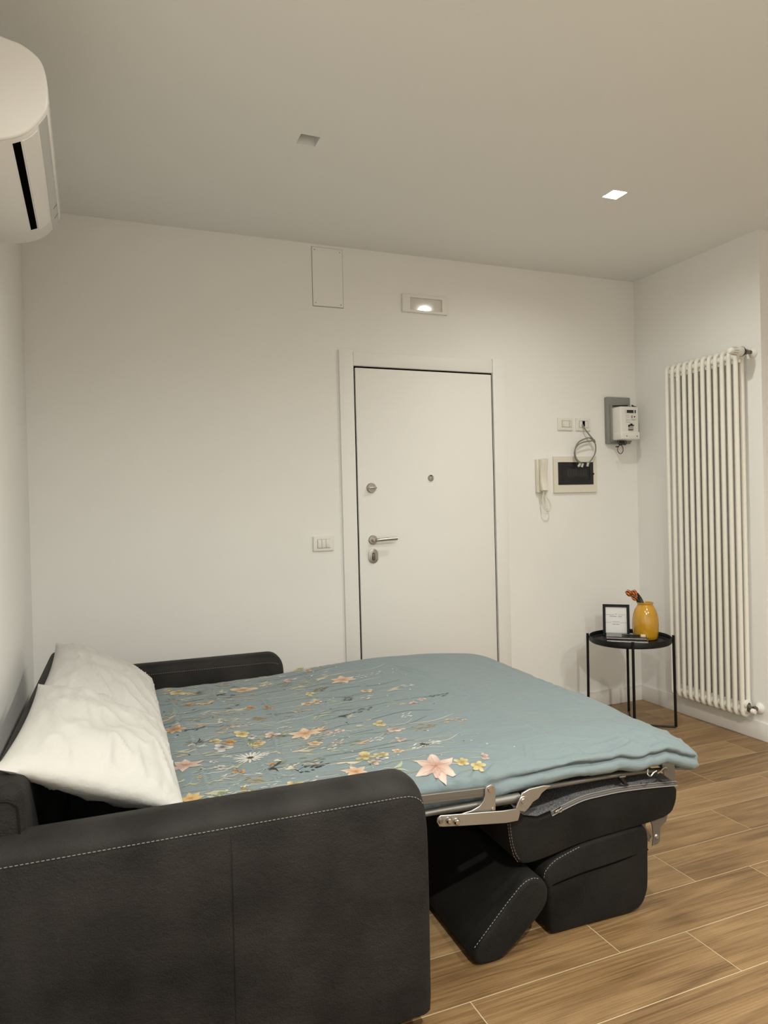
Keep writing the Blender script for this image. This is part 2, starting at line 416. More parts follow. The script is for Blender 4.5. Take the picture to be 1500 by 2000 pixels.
# ------------------------------------------------------------------ air conditioner on the left wall
ac = tag(empty('air_conditioner', (0, -1.45, 2.21)), 'white wall-mounted split air conditioner with black outlet slot', 'air conditioner')
prof = [(0.001, 2.485), (.045, 2.484), (.100, 2.4635), (.141, 2.454), (.170, 2.438), (.188, 2.418), (.197, 2.385), (.2005, 2.336), (.196, 2.305), (.180, 2.279), (.160, 2.253), (.135, 2.234), (.105, 2.221), (.075, 2.214), (.040, 2.210), (.001, 2.209)]
prof = [(p.x, p.y) for p in spline([(a, b, 0) for a, b in prof], 4)]
AY0, AY1 = -1.805, -1.098
def acp(o): o.parent = ac; o.location = (0, 1.45, -2.21); return o
acp(prism('body', prof, AY0+.012, AY1, ACW, None, 'xz', .004, 2))
cen = (.10, 2.345)
acp(prism('end_cap', [(max(.001, cen[0]+(x-cen[0])*1.004), cen[1]+(z-cen[1])*1.004) for x, z in prof], AY0-.004, AY0+.0105, ACW, None, 'xz', .007, 3))
acp(box('outlet_slot', .1145, .1325, AY0+.035, AY1-.105, 2.226, 2.2335, SILICON))
sl = bpy.data.objects['outlet_slot']
# slot follows the slope of the lower face
bm = bmesh.new()
def lowz(x): return np.interp(x, [.001, .04, .075, .105, .135, .160, .180, .196, .2005], [2.209, 2.210, 2.214, 2.221, 2.234, 2.253, 2.279, 2.305, 2.336])
def strip(bm, x0, x1, ya, yb, lift, n=4):
    V = []
    for i in range(n+1):
        x = x0+(x1-x0)*i/n; z = float(lowz(x))
        dz = (float(lowz(x+.002))-float(lowz(x-.002)))/.004
        nx, nz = dz, -1; l = math.hypot(nx, nz); nx /= l; nz /= l
        V.append([(x+nx*lift, y, z+nz*lift) for y in (ya, yb)]+[(x-nx*.002, y, z-nz*.002) for y in (ya, yb)])
    vv = [[bm.verts.new(p) for p in r] for r in V]
    for a, b in zip(vv, vv[1:]):
        bm.faces.new((a[0], a[1], b[1], b[0])); bm.faces.new((a[2], b[2], b[3], a[3]))
        bm.faces.new((a[0], b[0], b[2], a[2])); bm.faces.new((a[1], a[3], b[3], b[1]))
    bm.faces.new((vv[0][0], vv[0][2], vv[0][3], vv[0][1])); bm.faces.new((vv[-1][0], vv[-1][1], vv[-1][3], vv[-1][2]))
bpy.data.objects.remove(sl)
strip(bm, .1165, .1345, AY0+.030, AY1-.105, .0012); acp(finish('outlet_slot', bm, SILICON))
bm = bmesh.new(); strip(bm, .138, .172, AY0+.030, AY1-.09, .0022); acp(finish('louver_flap', bm, ACW))
bm = bmesh.new(); strip(bm, .1765, .1995, AY0+.016, AY1-.004, .0014); acp(finish('silver_band', bm, ACG))
for ya, yb in ((-.075, -.066), (-.150, -.145)):
    bm = bmesh.new(); strip(bm, .184, .194, AY1+ya, AY1+yb, .0024); acp(finish('printed_mark', bm, LABELG))
bm = bmesh.new(); add_prism(bm, [(.040, 2.316), (.0955, 2.316), (.0965, 2.390), (.040, 2.390)], AY0-.0055, AY0-.0035, 'xz', 0); add_prism(bm, [(.046, 2.372), (.092, 2.372), (.092, 2.384), (.046, 2.384)], AY0-.0060, AY0-.0050, 'xz', 1)
acp(finish('side_sticker', bm, [mat('sticker_dark', (.02, .016, .04), .4), PAPER]))

# ------------------------------------------------------------------ fittings on the back wall
def flat_thing(name, loc, label, cat, group=None):
    return tag(empty(name, loc), label, cat, group)
def W2(parent, o):
    o.parent = parent; o.location = -parent.location; return o
# access panel
ap = flat_thing('access_panel', (1.494, 0, 2.41), 'plain white access panel screwed high on wall just under the ceiling', 'panel')
W2(ap, box('cover', 1.4095, 1.581, -.0045, -.0008, 2.416, 2.733, WALL, None, .0008, 1)); W2(ap, box('shadow_joint', 1.407, 1.5835, -.0012, -.0001, 2.4125, 2.735, LABELG))  # grey plate behind the cover: caulk gap with edge shadow painted in
for x, z in ((1.4235, 2.719), (1.5665, 2.717), (1.4235, 2.431), (1.5675, 2.429)):
    W2(ap, lathe('screw', [(0, .0012), (.0032, .0012), (.0038, 0)], LABELG, None, (x, -.0034, z), (0, -1, 0), 12))
# emergency light above the door
el = flat_thing('emergency_light', (2.076, 0, 2.42), 'white rectangular emergency light above the entrance door', 'light')
bm = bmesh.new()
ex0, ex1, ez0, ez1, wx0, wx1, wz0, wz1 = 1.933, 2.220, 2.423, 2.524, 1.980, 2.184, 2.437, 2.507
for a in ((ex0, wx0, ez0, ez1), (wx1, ex1, ez0, ez1), (wx0, wx1, ez0, wz0), (wx0, wx1, wz1, ez1)): add_box(bm, a[0], a[1], -.016, 0, a[2], a[3])
bmesh.ops.remove_doubles(bm, verts=bm.verts[:], dist=1e-5)
W2(el, finish('housing', bm, PLASTIC, smooth=False))
W2(el, box('window', wx0+.0002, wx1-.0002, -.0085, -.001, wz0+.0002, wz1-.0002, WINDOWG))
# light switch
def plate(name, x0, x1, z0, z1, label, cat, group=None):
    t = flat_thing(name, ((x0+x1)/2, 0, z0), label, cat, group)
    bm = bmesh.new(); add_prism(bm, rrect(x0, x1, z0, z1, .004), -.010, 0, 'xz', 0, .0035, 3)
    W2(t, finish('cover_plate', bm, PLASTIC)); return t
sw = plate('light_switch', 1.373, 1.491, 1.084, 1.166, 'white triple rocker light switch left of the door frame', 'switch')
W2(sw, box('insert_frame', 1.396, 1.468, -.0112, -.009, 1.100, 1.149, LABELG, None, .001, 1))
for k in range(3): W2(sw, box('rocker', 1.3975+.0237*k, 1.3975+.0237*k+.0222, -.0145, -.010, 1.102, 1.1475, PLASTIC, None, .0015, 2))
so = plate('wall_socket', 2.979, 3.093, 1.766, 1.847, 'white wall socket plate with rocker and three pin holes, above the breaker panel', 'socket', 'socket plates above the breaker panel')
W2(so, box('insert_frame', 3.0075, 3.0805, -.0108, -.009, 1.7855, 1.8285, LABELG, None, .001, 1)); W2(so, box('insert', 3.010, 3.078, -.0115, -.009, 1.788, 1.826, PLASTIC, None, .001, 1))
W2(so, box('rocker', 3.012, 3.028, -.0135, -.011, 1.790, 1.824, PLASTIC2, None, .001, 1))
for dz in (-.012, 0, .012): W2(so, lathe('pin_hole', [(0, .0006), (.0027, .0005), (.0027, -.001)], BLACKGAP, None, (3.064, -.0115, 1.807+dz), (0, -1, 0), 10))
so2 = plate('wall_socket', 3.117, 3.228, 1.765, 1.846, 'white wall plate with black opening where the grey cables come out', 'socket', 'socket plates above the breaker panel')
W2(so2, box('insert_frame', 3.1385, 3.2095, -.0108, -.009, 1.7845, 1.8295, LABELG, None, .001, 1)); W2(so2, box('insert', 3.141, 3.207, -.0115, -.009, 1.787, 1.827, PLASTIC, None, .001, 1))
W2(so2, box('opening', 3.164, 3.183, -.0121, -.0112, 1.793, 1.828, BLACKGAP))
# cables from the open plate
cb = flat_thing('network_cable', (3.18, 0, 1.52), 'grey network cables hanging in a loop from the open wall plate', 'cable')
c1 = [(3.171, -0.004, 1.806), (3.161, -0.019, 1.798), (3.166, -0.031, 1.774), (3.198, -0.038, 1.734), (3.230, -0.041, 1.696), (3.238, -0.043, 1.651), (3.228, -0.043, 1.615), (3.203, -0.045, 1.582), (3.179, -0.046, 1.559)]
c2 = [(3.173, -0.004, 1.803), (3.164, -0.021, 1.793), (3.169, -0.035, 1.768), (3.199, -0.042, 1.728), (3.223, -0.045, 1.701), (3.195, -0.047, 1.698), (3.143, -0.047, 1.690), (3.102, -0.046, 1.674), (3.077, -0.045, 1.644), (3.072, -0.043, 1.612), (3.086, -0.043, 1.577), (3.115, -0.045, 1.559), (3.140, -0.046, 1.553)]
c3 = [(3.220, -0.043, 1.700), (3.195, -0.038, 1.718), (3.156, -0.037, 1.711), (3.110, -0.038, 1.690), (3.085, -0.040, 1.656), (3.079, -0.040, 1.619), (3.092, -0.041, 1.583), (3.117, -0.042, 1.563)]
bm = bmesh.new()
for c in (c1, c2, c3): add_tube(bm, spline(c, 5), .0042, 7)
W2(cb, finish('cable_loop', bm, CABLE, ang=60))
for (x, z, a) in ((3.140, 1.548, -.7), (3.164, 1.547, -.35), (3.206, 1.552, -.25)):
    o = box('plug', -.006, .006, -.005, .005, -.012, .012, PLUG, None, .0012, 1); o.parent = cb
    o.location = Vector((x-.036, -.046, z-.003))-cb.location; o.rotation_euler = (0, -a, 0)
W2(cb, tube('tie', [(3.221, -.044, 1.707), (3.230, -.044, 1.690)], .0075, CABLE, None, 8))
# intercom handset
ic = flat_thing('intercom', (2.86, 0, 1.37), 'cream wall intercom with handset and looped cord beside the breaker panel', 'intercom')
bm = bmesh.new(); add_prism(bm, rrect(2.806, 2.884, 1.378, 1.586, .006), -.024, 0, 'xz', 0, .004, 2)
W2(ic, finish('wall_base', bm, PLASTIC2))
hp = [(-.062, 1.586), (-.062, 1.55), (-.052, 1.52), (-.050, 1.45), (-.058, 1.42), (-.064, 1.392), (-.050, 1.386), (-.024, 1.392), (-.022, 1.42), (-.022, 1.57), (-.024, 1.586)]
bm = bmesh.new(); add_prism(bm, hp, 2.818, 2.864, 'yz', 0, .008, 3); W2(ic, finish('handset', bm, PLASTIC2))
W2(ic, box('call_button', 2.8085, 2.8145, -.029, -.020, 1.43, 1.53, PLASTIC2, None, .002, 2))
W2(ic, tube('cord', spline([(2.840, -.040, 1.393), (2.836, -.040, 1.372), (2.832, -.040, 1.33), (2.838, -.042, 1.285), (2.854, -.044, 1.266), (2.876, -.044, 1.268), (2.888, -.042, 1.292), (2.879, -.040, 1.325), (2.858, -.038, 1.352), (2.844, -.020, 1.374)], 6), .0042, PLASTIC2, None, 8))
W2(ic, tube('cord_plug', [(2.840, -.040, 1.398), (2.838, -.040, 1.362)], [.007, .005], PLASTIC2, None, 8))
# breaker panel
bp_ = flat_thing('breaker_panel', (3.1, 0, 1.375), 'cream framed breaker panel with smoked black door', 'panel')
bx0, bx1, bz0, bz1, ix0, ix1, iz0, iz1 = 2.937, 3.266, 1.376, 1.602, 2.968, 3.238, 1.424, 1.567
bm = bmesh.new()
poly_o = rrect(bx0, bx1, bz0, bz1, .006)
for a in ((bx0, ix0, bz0, bz1), (ix1, bx1, bz0, bz1), (ix0, ix1, bz0, iz0), (ix0, ix1, iz1, bz1)): add_box(bm, a[0], a[1], -.014, 0, a[2], a[3])
bmesh.ops.remove_doubles(bm, verts=bm.verts[:], dist=1e-5)
W2(bp_, finish('frame', bm, PLASTIC2, smooth=False))
W2(bp_, box('smoked_door', ix0+.0005, ix1-.0005, -.0165, -.004, iz0+.0005, iz1-.0005, SMOKE, None, .002, 2))
bm = bmesh.new()
for a in ((ix0+.028, ix1-.028, iz0+.030, iz0+.033), (ix0+.028, ix1-.028, iz1-.033, iz1-.030), (ix0+.028, ix0+.031, iz0+.030, iz1-.030), (ix1-.031, ix1-.028, iz0+.030, iz1-.030)): add_box(bm, a[0], a[1], -.0180, -.0150, a[2], a[3])
W2(bp_, finish('door_rib', bm, BLACKP, smooth=False))
DIM = mat('dim_breaker', (.030, .029, .028), .6)
for k in range(8): W2(bp_, box('breaker', 3.035+.0195*k, 3.035+.0195*k+.016, -.0172, -.0160, 1.475, 1.522, DIM))
W2(bp_, box('latch', 3.233, 3.241, -.021, -.012, 1.487, 1.497, BLACKP, None, .001, 1))
# electricity meter
em = flat_thing('electricity_meter', (3.46, 0, 1.68), 'white electricity meter with small display on grey back plate in the corner', 'meter')
W2(em, box('back_plate', 3.345, 3.532, -.032, 0, 1.684, 1.985, GREY, None, .006, 2))
W2(em, box('spacer', 3.362, 3.528, -.046, -.028, 1.695, 1.93, GREY, None, .006, 2))
W2(em, box('meter_body', 3.370, 3.514, -.125, -.043, 1.705, 1.912, PLASTIC, None, .008, 3))
W2(em, box('terminal_cover', 3.368, 3.516, -.132, -.050, 1.703, 1.752, PLASTIC, None, .006, 3))
fy = -.1255
W2(em, box('display', 3.406, 3.490, fy-.0015, fy, 1.871, 1.890, LCD))
for xa, xb in ((3.406, 3.417), (3.472, 3.479)): W2(em, box('display_edge', xa, xb, fy-.002, fy-.001, 1.871, 1.890, PLASTIC))
bm = bmesh.new()
for x, z, w in ((3.410, 1.857, .010), (3.422, 1.858, .016), (3.410, 1.850, .007), (3.419, 1.845, .020), (3.410, 1.836, .006), (3.412, 1.828, .034), (3.410, 1.822, .012), (3.455, 1.832, .040), (3.458, 1.827, .022), (3.410, 1.813, .036)):
    add_box(bm, x, x+w, fy-.0008, fy, z-.0016, z)
W2(em, finish('printed_lines', bm, LABELG, smooth=False))
W2(em, box('code_square', 3.453, 3.465, fy-.0008, fy, 1.839, 1.856, LABELG))
W2(em, lathe('button', [(0, .002), (.0045, .0015), (.005, 0)], BLACKP, None, (3.480, fy, 1.848), (0, -1, 0), 12))
W2(em, box('breaker_switch', 3.428, 3.467, fy-.006, fy, 1.768, 1.790, mat('grey_switch', (.42, .40, .39), .5), None, .001, 1))
bm = bmesh.new(); add_box(bm, 3.428, 3.469, fy-.0072, fy, 1.789, 1.796); add_box(bm, 3.444, 3.455, fy-.010, fy, 1.794, 1.803); add_box(bm, 3.428, 3.434, fy-.0072, fy, 1.782, 1.791); add_box(bm, 3.428, 3.464, fy-.007, fy, 1.762, 1.765)
W2(em, finish('switch_slot', bm, BLACKP, smooth=False))
for x in (3.410, 3.493): W2(em, lathe('cover_screw', [(0, .0008), (.0035, .0008), (.004, 0)], BLACKP, None, (x, -.132, 1.724), (0, -1, 0), 10))
bm = bmesh.new()
for k in range(5):
    x = 3.386+.012*k
    add_tube(bm, spline([(x, -.075, 1.706), (x-.004, -.080, 1.690), (x+.006, -.082, 1.672), (x+.016, -.080, 1.688), (x+.014, -.072, 1.706)], 5), .0022, 6)
add_tube(bm, spline([(3.405, -.080, 1.676), (3.419, -.082, 1.655), (3.420, -.082, 1.632), (3.403, -.082, 1.616), (3.382, -.082, 1.626), (3.377, -.082, 1.648), (3.387, -.082, 1.664), (3.403, -.082, 1.672)], 5), .0022, 6)
add_tube(bm, [(3.387, -.082, 1.662), (3.365, -.082, 1.660)], .004, 6)
W2(em, finish('dark_wires', bm, DKWIRE, ang=60))
bm = bmesh.new(); add_tube(bm, spline([(3.364, -.060, 1.921), (3.41, -.075, 1.922), (3.45, -.080, 1.924), (3.47, -.075, 1.926)], 4), .005, 6); add_tube(bm, spline([(3.50, -.09, 1.915), (3.494, -.09, 1.925), (3.511, -.088, 1.918), (3.529, -.085, 1.917)], 4), .005, 6)
W2(em, finish('black_strap', bm, BLACKP, ang=60))

# ------------------------------------------------------------------ radiator
ra = tag(empty('column_radiator', (3.55, -.60, .10)), 'tall white tubular column radiator on the right wall', 'radiator')
RX0, RX1 = 3.528, 3.572
RZ0, RZ1 = .122, 2.128
def section(i):
    y = -.356-.0456*i
    bm = bmesh.new()
    pts = [(RX0, y, RZ0+.035), (RX0, y, RZ1-.040), (RX0+.003, y, RZ1-.020), (RX0+.012, y, RZ1-.010), ((RX0+RX1)/2, y, RZ1-.006), (RX1-.012, y, RZ1-.010), (RX1-.003, y, RZ1-.020), (RX1, y, RZ1-.040), (RX1, y, RZ0+.035), (RX1-.003, y, RZ0+.018), (RX1-.012, y, RZ0+.010), ((RX0+RX1)/2, y, RZ0+.006), (RX0+.012, y, RZ0+.010), (RX0+.003, y, RZ0+.018)]
    add_tube(bm, pts, .0125, 12, closed=True)
    for z in (RZ0+.038, RZ1-.040): add_tube(bm, [((RX0+RX1)/2, y-.0228, z), ((RX0+RX1)/2, y+.0228, z)], .019, 12)
    add_tube(bm, [((RX0+RX1)/2, y, RZ0+.02), ((RX0+RX1)/2, y, RZ0+.075)], .014, 8); add_tube(bm, [((RX0+RX1)/2, y, RZ1-.075), ((RX0+RX1)/2, y, RZ1-.02)], .014, 8)
    o = finish('radiator_column', bm, RADM, ang=60); W2(ra, o)
for i in range(12): section(i)
VY, VZ = -.905, 2.102
tv = W2(ra, lathe('thermostat_head', [(0, 0), (.012, .001), (.016, .006), (.020, .030), (.0245, .060), (.0255, .078), (.024, .086), (0, .087)], PLASTIC, None, (3.430, VY, VZ), (1, 0, 0), 24))
bm = bmesh.new()
for k in range(10):
    a = 2*PI*k/10; c, s = math.cos(a), math.sin(a)
    add_tube(bm, [(3.447, VY+.0182*c, VZ+.0182*s), (3.475, VY+.0222*c, VZ+.0222*s)], .0016, 5)
o = finish('grip_ridge', bm, LABELG); o.parent = tv
o = lathe('collar_ring', [(.0262, 0), (.0268, .001), (.0268, .005), (.0255, .006)], BLACKP, None, (3.516, VY, VZ), (1, 0, 0), 24); o.parent = tv
W2(ra, lathe('valve_body', [(.018, 0), (.018, .010), (.012, .012), (.012, .016), (.0155, .018), (.0155, .030), (.011, .032), (.011, .052), (0, .053)], BRASSD, None, (3.524, VY, VZ), (1, 0, 0), 8))
W2(ra, lathe('wall_escutcheon', [(.010, 0), (.014, .001), (.026, .010), (.029, .014), (.029, .0185)], PLASTIC, None, (3.586, VY, VZ), (1, 0, 0), 24))
W2(ra, tube('supply_stub', [(3.55, VY, VZ-.0), (3.55, VY+.03, VZ-.008)], .011, PLASTIC, None, 10))
LZ = .172
W2(ra, lathe('return_collar', [(.012, 0), (.024, .004), (.026, .015), (.022, .030), (.014, .034)], PLASTIC, None, (3.55, -.882, .19), (0, 1, 0), 20))
W2(ra, lathe('return_valve', [(0, 0), (.014, 0), (.014, .018), (.010, .020), (.010, .030), (.015, .032), (.015, .050), (0, .051)], BRASSD, None, (3.522, VY, LZ), (1, 0, 0), 8))
W2(ra, lathe('valve_cap', [(0, 0), (.011, .001), (.0145, .006), (.0145, .022), (0, .023)], PLASTIC, None, (3.53, VY-.034, LZ-.004), (0, 1, 0), 16))
W2(ra, lathe('wall_escutcheon', [(.010, 0), (.016, .004), (.027, .014), (.030, .018), (.030, .025)], PLASTIC, None, (3.579, VY, LZ), (1, 0, 0), 24))
W2(ra, tube('return_stub', spline([(3.535, VY, LZ), (3.54, VY+.012, LZ+.008), (3.55, -.875, .188)], 4), .012, BRASSD, None, 10))
W2(ra, tube('supply_link', spline([(3.54, VY, VZ), (3.545, VY+.012, VZ-.004), (3.55, -.872, RZ1-.040)], 4), .011, PLASTIC, None, 10))
for y in (-.42, -.80):
    for z in (.35, 1.9): W2(ra, tube('wall_bracket', [(3.578, y, z), (RW-.0005, y, z)], .008, RADM, None, 8))

# ------------------------------------------------------------------ side table and what stands on it
TC = Vector((3.152, -.416, 0)); RIM = .530; TF = .505
tb = tag(empty('side_table', TC), 'small round black metal tray table in the corner', 'table')
a0 = math.atan2(-.663, .749)+.07
bm = bmesh.new()
add_lathe(bm, [(0, TF-.003), (.219, TF-.003), (.2245, TF+.002), (.2245, RIM-.003), (.2265, RIM), (.2285, RIM-.003), (.2285, TF-.004), (.222, TF-.010), (0, TF-.010)], (0, 0, 0), (0, 0, 1), 64)
finish('tray', bm, BLACK, tb, ang=40)
for k in range(4):
    a = a0+k*PI/2; c, s = math.cos(a), math.sin(a)
    bm = bmesh.new()
    pts = [(.237*c, .237*s, RIM+.008), (.2385*c, .2385*s, .30), (.241*c, .241*s, .012)]
    add_tube(bm, pts, .0080, 10)
    finish('leg', bm, BLACK, tb)
    bm = bmesh.new(); add_tube(bm, [(.237*c, .237*s, RIM-.012), (.220*c, .220*s, RIM-.012)], .006, 8); finish('tray_clip', bm, BLACK, tb)
for k in range(2):
    a = a0+k*PI/2; c, s = math.cos(a), math.sin(a)
    bm = bmesh.new(); add_tube(bm, [(.241*c, .241*s, .010+.011*k), (0, 0, .010+.011*k), (-.241*c, -.241*s, .010+.011*k)], .0055, 8); finish('foot_bar', bm, BLACK, tb)
rgt = Vector((.749, -.663, 0)); fwd = Vector((.663, .749, 0))
# vase
vz = Vector((3.268, -.418, TF-.0025))
bm = bmesh.new()
vp = [(0, 0), (.062, 0), (.067, .004), (.0705, .025), (.0735, .055), (.0745, .085), (.073, .115), (.068, .145), (.059, .172), (.048, .192), (.0430, .200), (.0440, .206), (.0475, .210), (.0470, .214), (.0435, .2145), (.0405, .210), (.0395, .200), (.044, .190)]
add_lathe(bm, vp, (0, 0, 0), (0, 0, 1), 40, 0); add_lathe(bm, [(.044, .190), (.062, .150), (.066, .09), (.060, .012), (0, .010)], (0, 0, 0), (0, 0, 1), 40, 1)
va = finish('vase', bm, [VASEM, VASEIN], None, ang=60); va.location = vz
tag(va, 'round yellow glazed ceramic vase on the black tray table', 'vase')
# tulips
def tulip(dx, dz, size, lab, leaf=None):
    head = rgt*dx+Vector((0, 0, .214+dz))
    t = empty('tulip', vz+Vector((0, 0, .012)))
    off = Vector((0, 0, -.012))
    b0 = Vector((.035*random.uniform(-1, 1)+.02, .03*random.uniform(-1, 1), .012))
    mouth = rgt*(-.026)+Vector((0, 0, .208))
    d = (head-mouth).normalized()
    st = spline([b0, b0.lerp(mouth, .6), mouth, head-d*size*.5], 6)
    bm = bmesh.new(); add_tube(bm, [p+off for p in st], .0032, 7); finish('stem', bm, LEAFM, t)
    e1 = d.cross(Vector((0, 0, 1))).normalized(); e2 = e1.cross(d)
    bm = bmesh.new()
    for k in range(6):
        a = 2*PI*k/6+(.5 if k % 2 else 0); rr = (.42 if k % 2 else .36)*size
        rows = []
        for i in range(7):
            s = i/6; wid = math.sin(PI*min(1, s*.86+.10))*.62; rad = rr*math.sin(PI*(.12+.70*s))
            row = []
            for j in (-1, -.5, 0, .5, 1):
                aa = a+j*wid; q = rad*(1-.06*abs(j))
                row.append(bm.verts.new(head+off+d*(size*(s*1.02-.5)-.04*size*abs(j)*s)+q*(math.cos(aa)*e1+math.sin(aa)*e2)))
            rows.append(row)
        for A, B in zip(rows, rows[1:]):
            for j in range(4): bm.faces.new((A[j], A[j+1], B[j+1], B[j]))
    o = finish('blossom', bm, TULIP, t, ang=60)
    mo = o.modifiers.new('s', 'SOLIDIFY'); mo.thickness = .0012
    if leaf:
        bm = bmesh.new(); rows = []
        m0 = rgt*leaf[0]+Vector((0, 0, .200))+fwd*.004; tip = rgt*leaf[1]+Vector((0, 0, .214+leaf[2]))
        for i in range(9):
            s = i/8; c = m0.lerp(tip, s)+fwd*(.010*math.sin(PI*s)); w = leaf[3]*math.sin(PI*(.25+.74*s))
            rows.append([bm.verts.new(c+off+rgt*(w*j)+fwd*(-.006*(1-j*j))) for j in (-1, -.5, 0, .5, 1)])
        for A, B in zip(rows, rows[1:]):
            for j in range(4): bm.faces.new((A[j], A[j+1], B[j+1], B[j]))
        o = finish('leaf', bm, LEAFM, t, ang=60); mo = o.modifiers.new('s', 'SOLIDIFY'); mo.thickness = .0015
    tag(t, lab, 'tulip', 'tulips in the yellow vase')
tulip(-.088, .050, .046, 'orange tulip in the yellow vase, blossom farthest left of three')
tulip(-.058, .052, .042, 'orange tulip in the yellow vase, the upper right blossom of three', (-.016, -.040, .055, .012))
tulip(-.058, .022, .038, 'orange tulip in the yellow vase, the lowest and darkest blossom', (-.028, -.046, .034, .014))
# picture frame
pf = tag(empty('photo_frame', (3.180, -.268, TF-.002), 0), 'black frame with white printed card on the tray table', 'frame')
pf.rotation_euler = (math.radians(-6), 0, math.atan2(-.663, .749))
FW, FH, fb = .1545, .188, .0165
for nm, a in (('frame_side', (-FW/2, -FW/2+fb, 0, FH)), ('frame_side', (FW/2-fb, FW/2, 0, FH)), ('frame_rail', (-FW/2+fb, FW/2-fb, 0, fb)), ('frame_rail', (-FW/2+fb, FW/2-fb, FH-fb, FH))):
    box(nm, a[0], a[1], -.008, .008, a[2], a[3], BLACK, pf, .001, 1)
cx0, cx1, cz0, cz1 = -FW/2+fb, FW/2-fb, fb, FH-fb
box('card', cx0, cx1, -.002, .006, cz0, cz1, PAPER, pf)
def ink(x0, x1, z, h): add_box(bm, cx0+x0*(cx1-cx0), cx0+x1*(cx1-cx0), -.0026, -.0018, cz1-(z+h)*(cz1-cz0), cz1-z*(cz1-cz0))
for a in ((.0, .40, .290, .008), (.60, .92, .290, .008), (.46, .52, .262, .016), (.0, .28, .595, .008), (.68, .98, .600, .008)):
    bm = bmesh.new(); ink(*a); finish('printed_line', bm, INK, pf, smooth=False)
def word(x0, x1, z, h, n):
    ink(x0+.02, x1-.02, z+h*.42, h*.2)
    for i in range(n):
        w = (x1-x0)/n; ink(x0+i*w+.12*w, x0+i*w+.34*w, z, h); ink(x0+i*w+.12*w, x0+(i+1)*w-.15*w, z+(h*.4 if i % 2 else 0), h*.28)
        if i % 3: ink(x0+i*w+.60*w, x0+i*w+.82*w, z, h)
for a in ((.19, .53, .345, .024, 8), (.60, .77, .350, .028, 3), (.31, .66, .560, .018, 9), (.31, .66, .648, .026, 7)):
    bm = bmesh.new(); word(*a); finish('printed_word', bm, INK, pf, smooth=False)
bm = bmesh.new(); add_prism(bm, [(.008, .02), (.055, .002), (.058, .002), (.012, .12), (.008, .12)], -.02, .02, 'yz', 0); finish('back_stand', bm, BLACK, pf)
# stacked magazines in front of frame and vase
mg0 = Vector((3.128, -.420, TF-.0025))
def magazine(z, dx, dy, rot, w, d, h, lab):
    t = empty('magazine', mg0+rgt*dx+fwd*dy+Vector((0, 0, z))); t.rotation_euler = (0, 0, math.atan2(-.663, .749)+rot)
    box('cover', -w/2, w/2, -d/2, d/2, h-.0045, h, COVER, t); box('cover', -w/2, w/2, -d/2, d/2, 0, .0045, COVER, t)
    box('pages', -w/2+.002, w/2-.002, -d/2+.001, d/2-.001, .0046, h-.0046, PAGES, t)
    tag(t, lab, 'magazine', 'magazines on the tray table')
magazine(0, .004, .0, -.03, .228, .14, .0175, 'dark covered magazine lying flat, bottom of the stack on the tray table')
magazine(.0177, -.004, .006, .02, .222, .135, .0145, 'dark covered magazine lying on top of the other on the tray table')
mb = box('matchbox', -.013, .013, -.02, .02, 0, .009, CREAMB, None, .0008, 1); mb.location = mg0+rgt*.088+fwd*(-.02)+Vector((0, 0, .0325)); mb.rotation_euler = (0, 0, -.70)
tag(mb, 'tiny cream box at the right end of the magazine stack', 'box')
pn = tube('pen', [(-.05, 0, 0), (-.03, 0, 0), (.045, 0, 0), (.05, 0, 0)], [.003, .0045, .0045, .0025], BLACKP); pn.location = mg0+rgt*.02+fwd*(-.01)+Vector((0, 0, .0370)); pn.rotation_euler = (0, 0, -.66)
tag(pn, 'dark pen lying across the top magazine', 'pen')

# ------------------------------------------------------------------ sofa bed (its own axes: u from the wall, v from the near arm)
SO = Vector((-.012, -2.087, 0)); SROT = -math.radians(2.0)
sb = tag(empty('sofa_bed', SO, SROT), 'opened charcoal sofa bed with metal frame, cushions folded under the mattress', 'sofa bed')
ARMT, ARMH, AE = .130, .650, 1.036
def arm(v0, outer):
    """outer: -1 when the visible outside face looks to -v, +1 when the mirrored arm"""
    def V(v): return v0+v if outer < 0 else v0+ARMT-v
    bm = bmesh.new()
    us = [.06, .075, .10, .25, .40, .5485, .5505, .5525, .5545, .70, .85, .93, .968, .985, 1.000, 1.013, 1.023, 1.030, 1.034, 1.036]
    rings = []
    for u in us:
        R = .068
        top = ARMH if u < AE-R else ARMH-R+math.sqrt(max(0, R*R-(u-(AE-R))**2))
        ei = .012*max(0, (u-(AE-.03))/.03)**2 if u > AE-.03 else 0
        gr = .0022 if abs(u-.5515) < .0012 else 0
        zs = .607-(ARMH-top)
        bot = .045
        P = [(.022+ei, bot), (.006+ei, bot+.012), (gr+ei, bot+.05), (-.003+gr+ei, bot+.20), (-.005+gr+ei, max(bot+.24, zs-.17)), (-.004+gr+ei, max(bot+.25, zs-.06)), (.000+gr+ei, zs-.016), (.0025+ei, zs-.003), (.0045+ei, zs), (.004+ei, zs+.004), (.010+ei, zs+.016), (.022+ei, zs+.030), (.040, top-.005), (.060, top), (.095, top-.002), (.112-ei*.5, top-.009), (.122-ei, top-.022), (.1285-ei, top-.05), (.130-ei, top-.20), (.130-ei, bot+.05), (.124-ei, bot+.012), (.110-ei, bot)]
        rings.append([bm.verts.new((u, V(v), w)) for v, w in P])
    n = len(rings[0])
    for A, B in zip(rings, rings[1:]):
        for k in range(n):
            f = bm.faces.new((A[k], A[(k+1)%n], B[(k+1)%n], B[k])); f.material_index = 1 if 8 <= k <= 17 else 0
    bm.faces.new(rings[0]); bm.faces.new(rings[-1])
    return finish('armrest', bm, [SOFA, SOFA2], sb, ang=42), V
A1, V1 = arm(0.0, -1)
bm = bmesh.new()
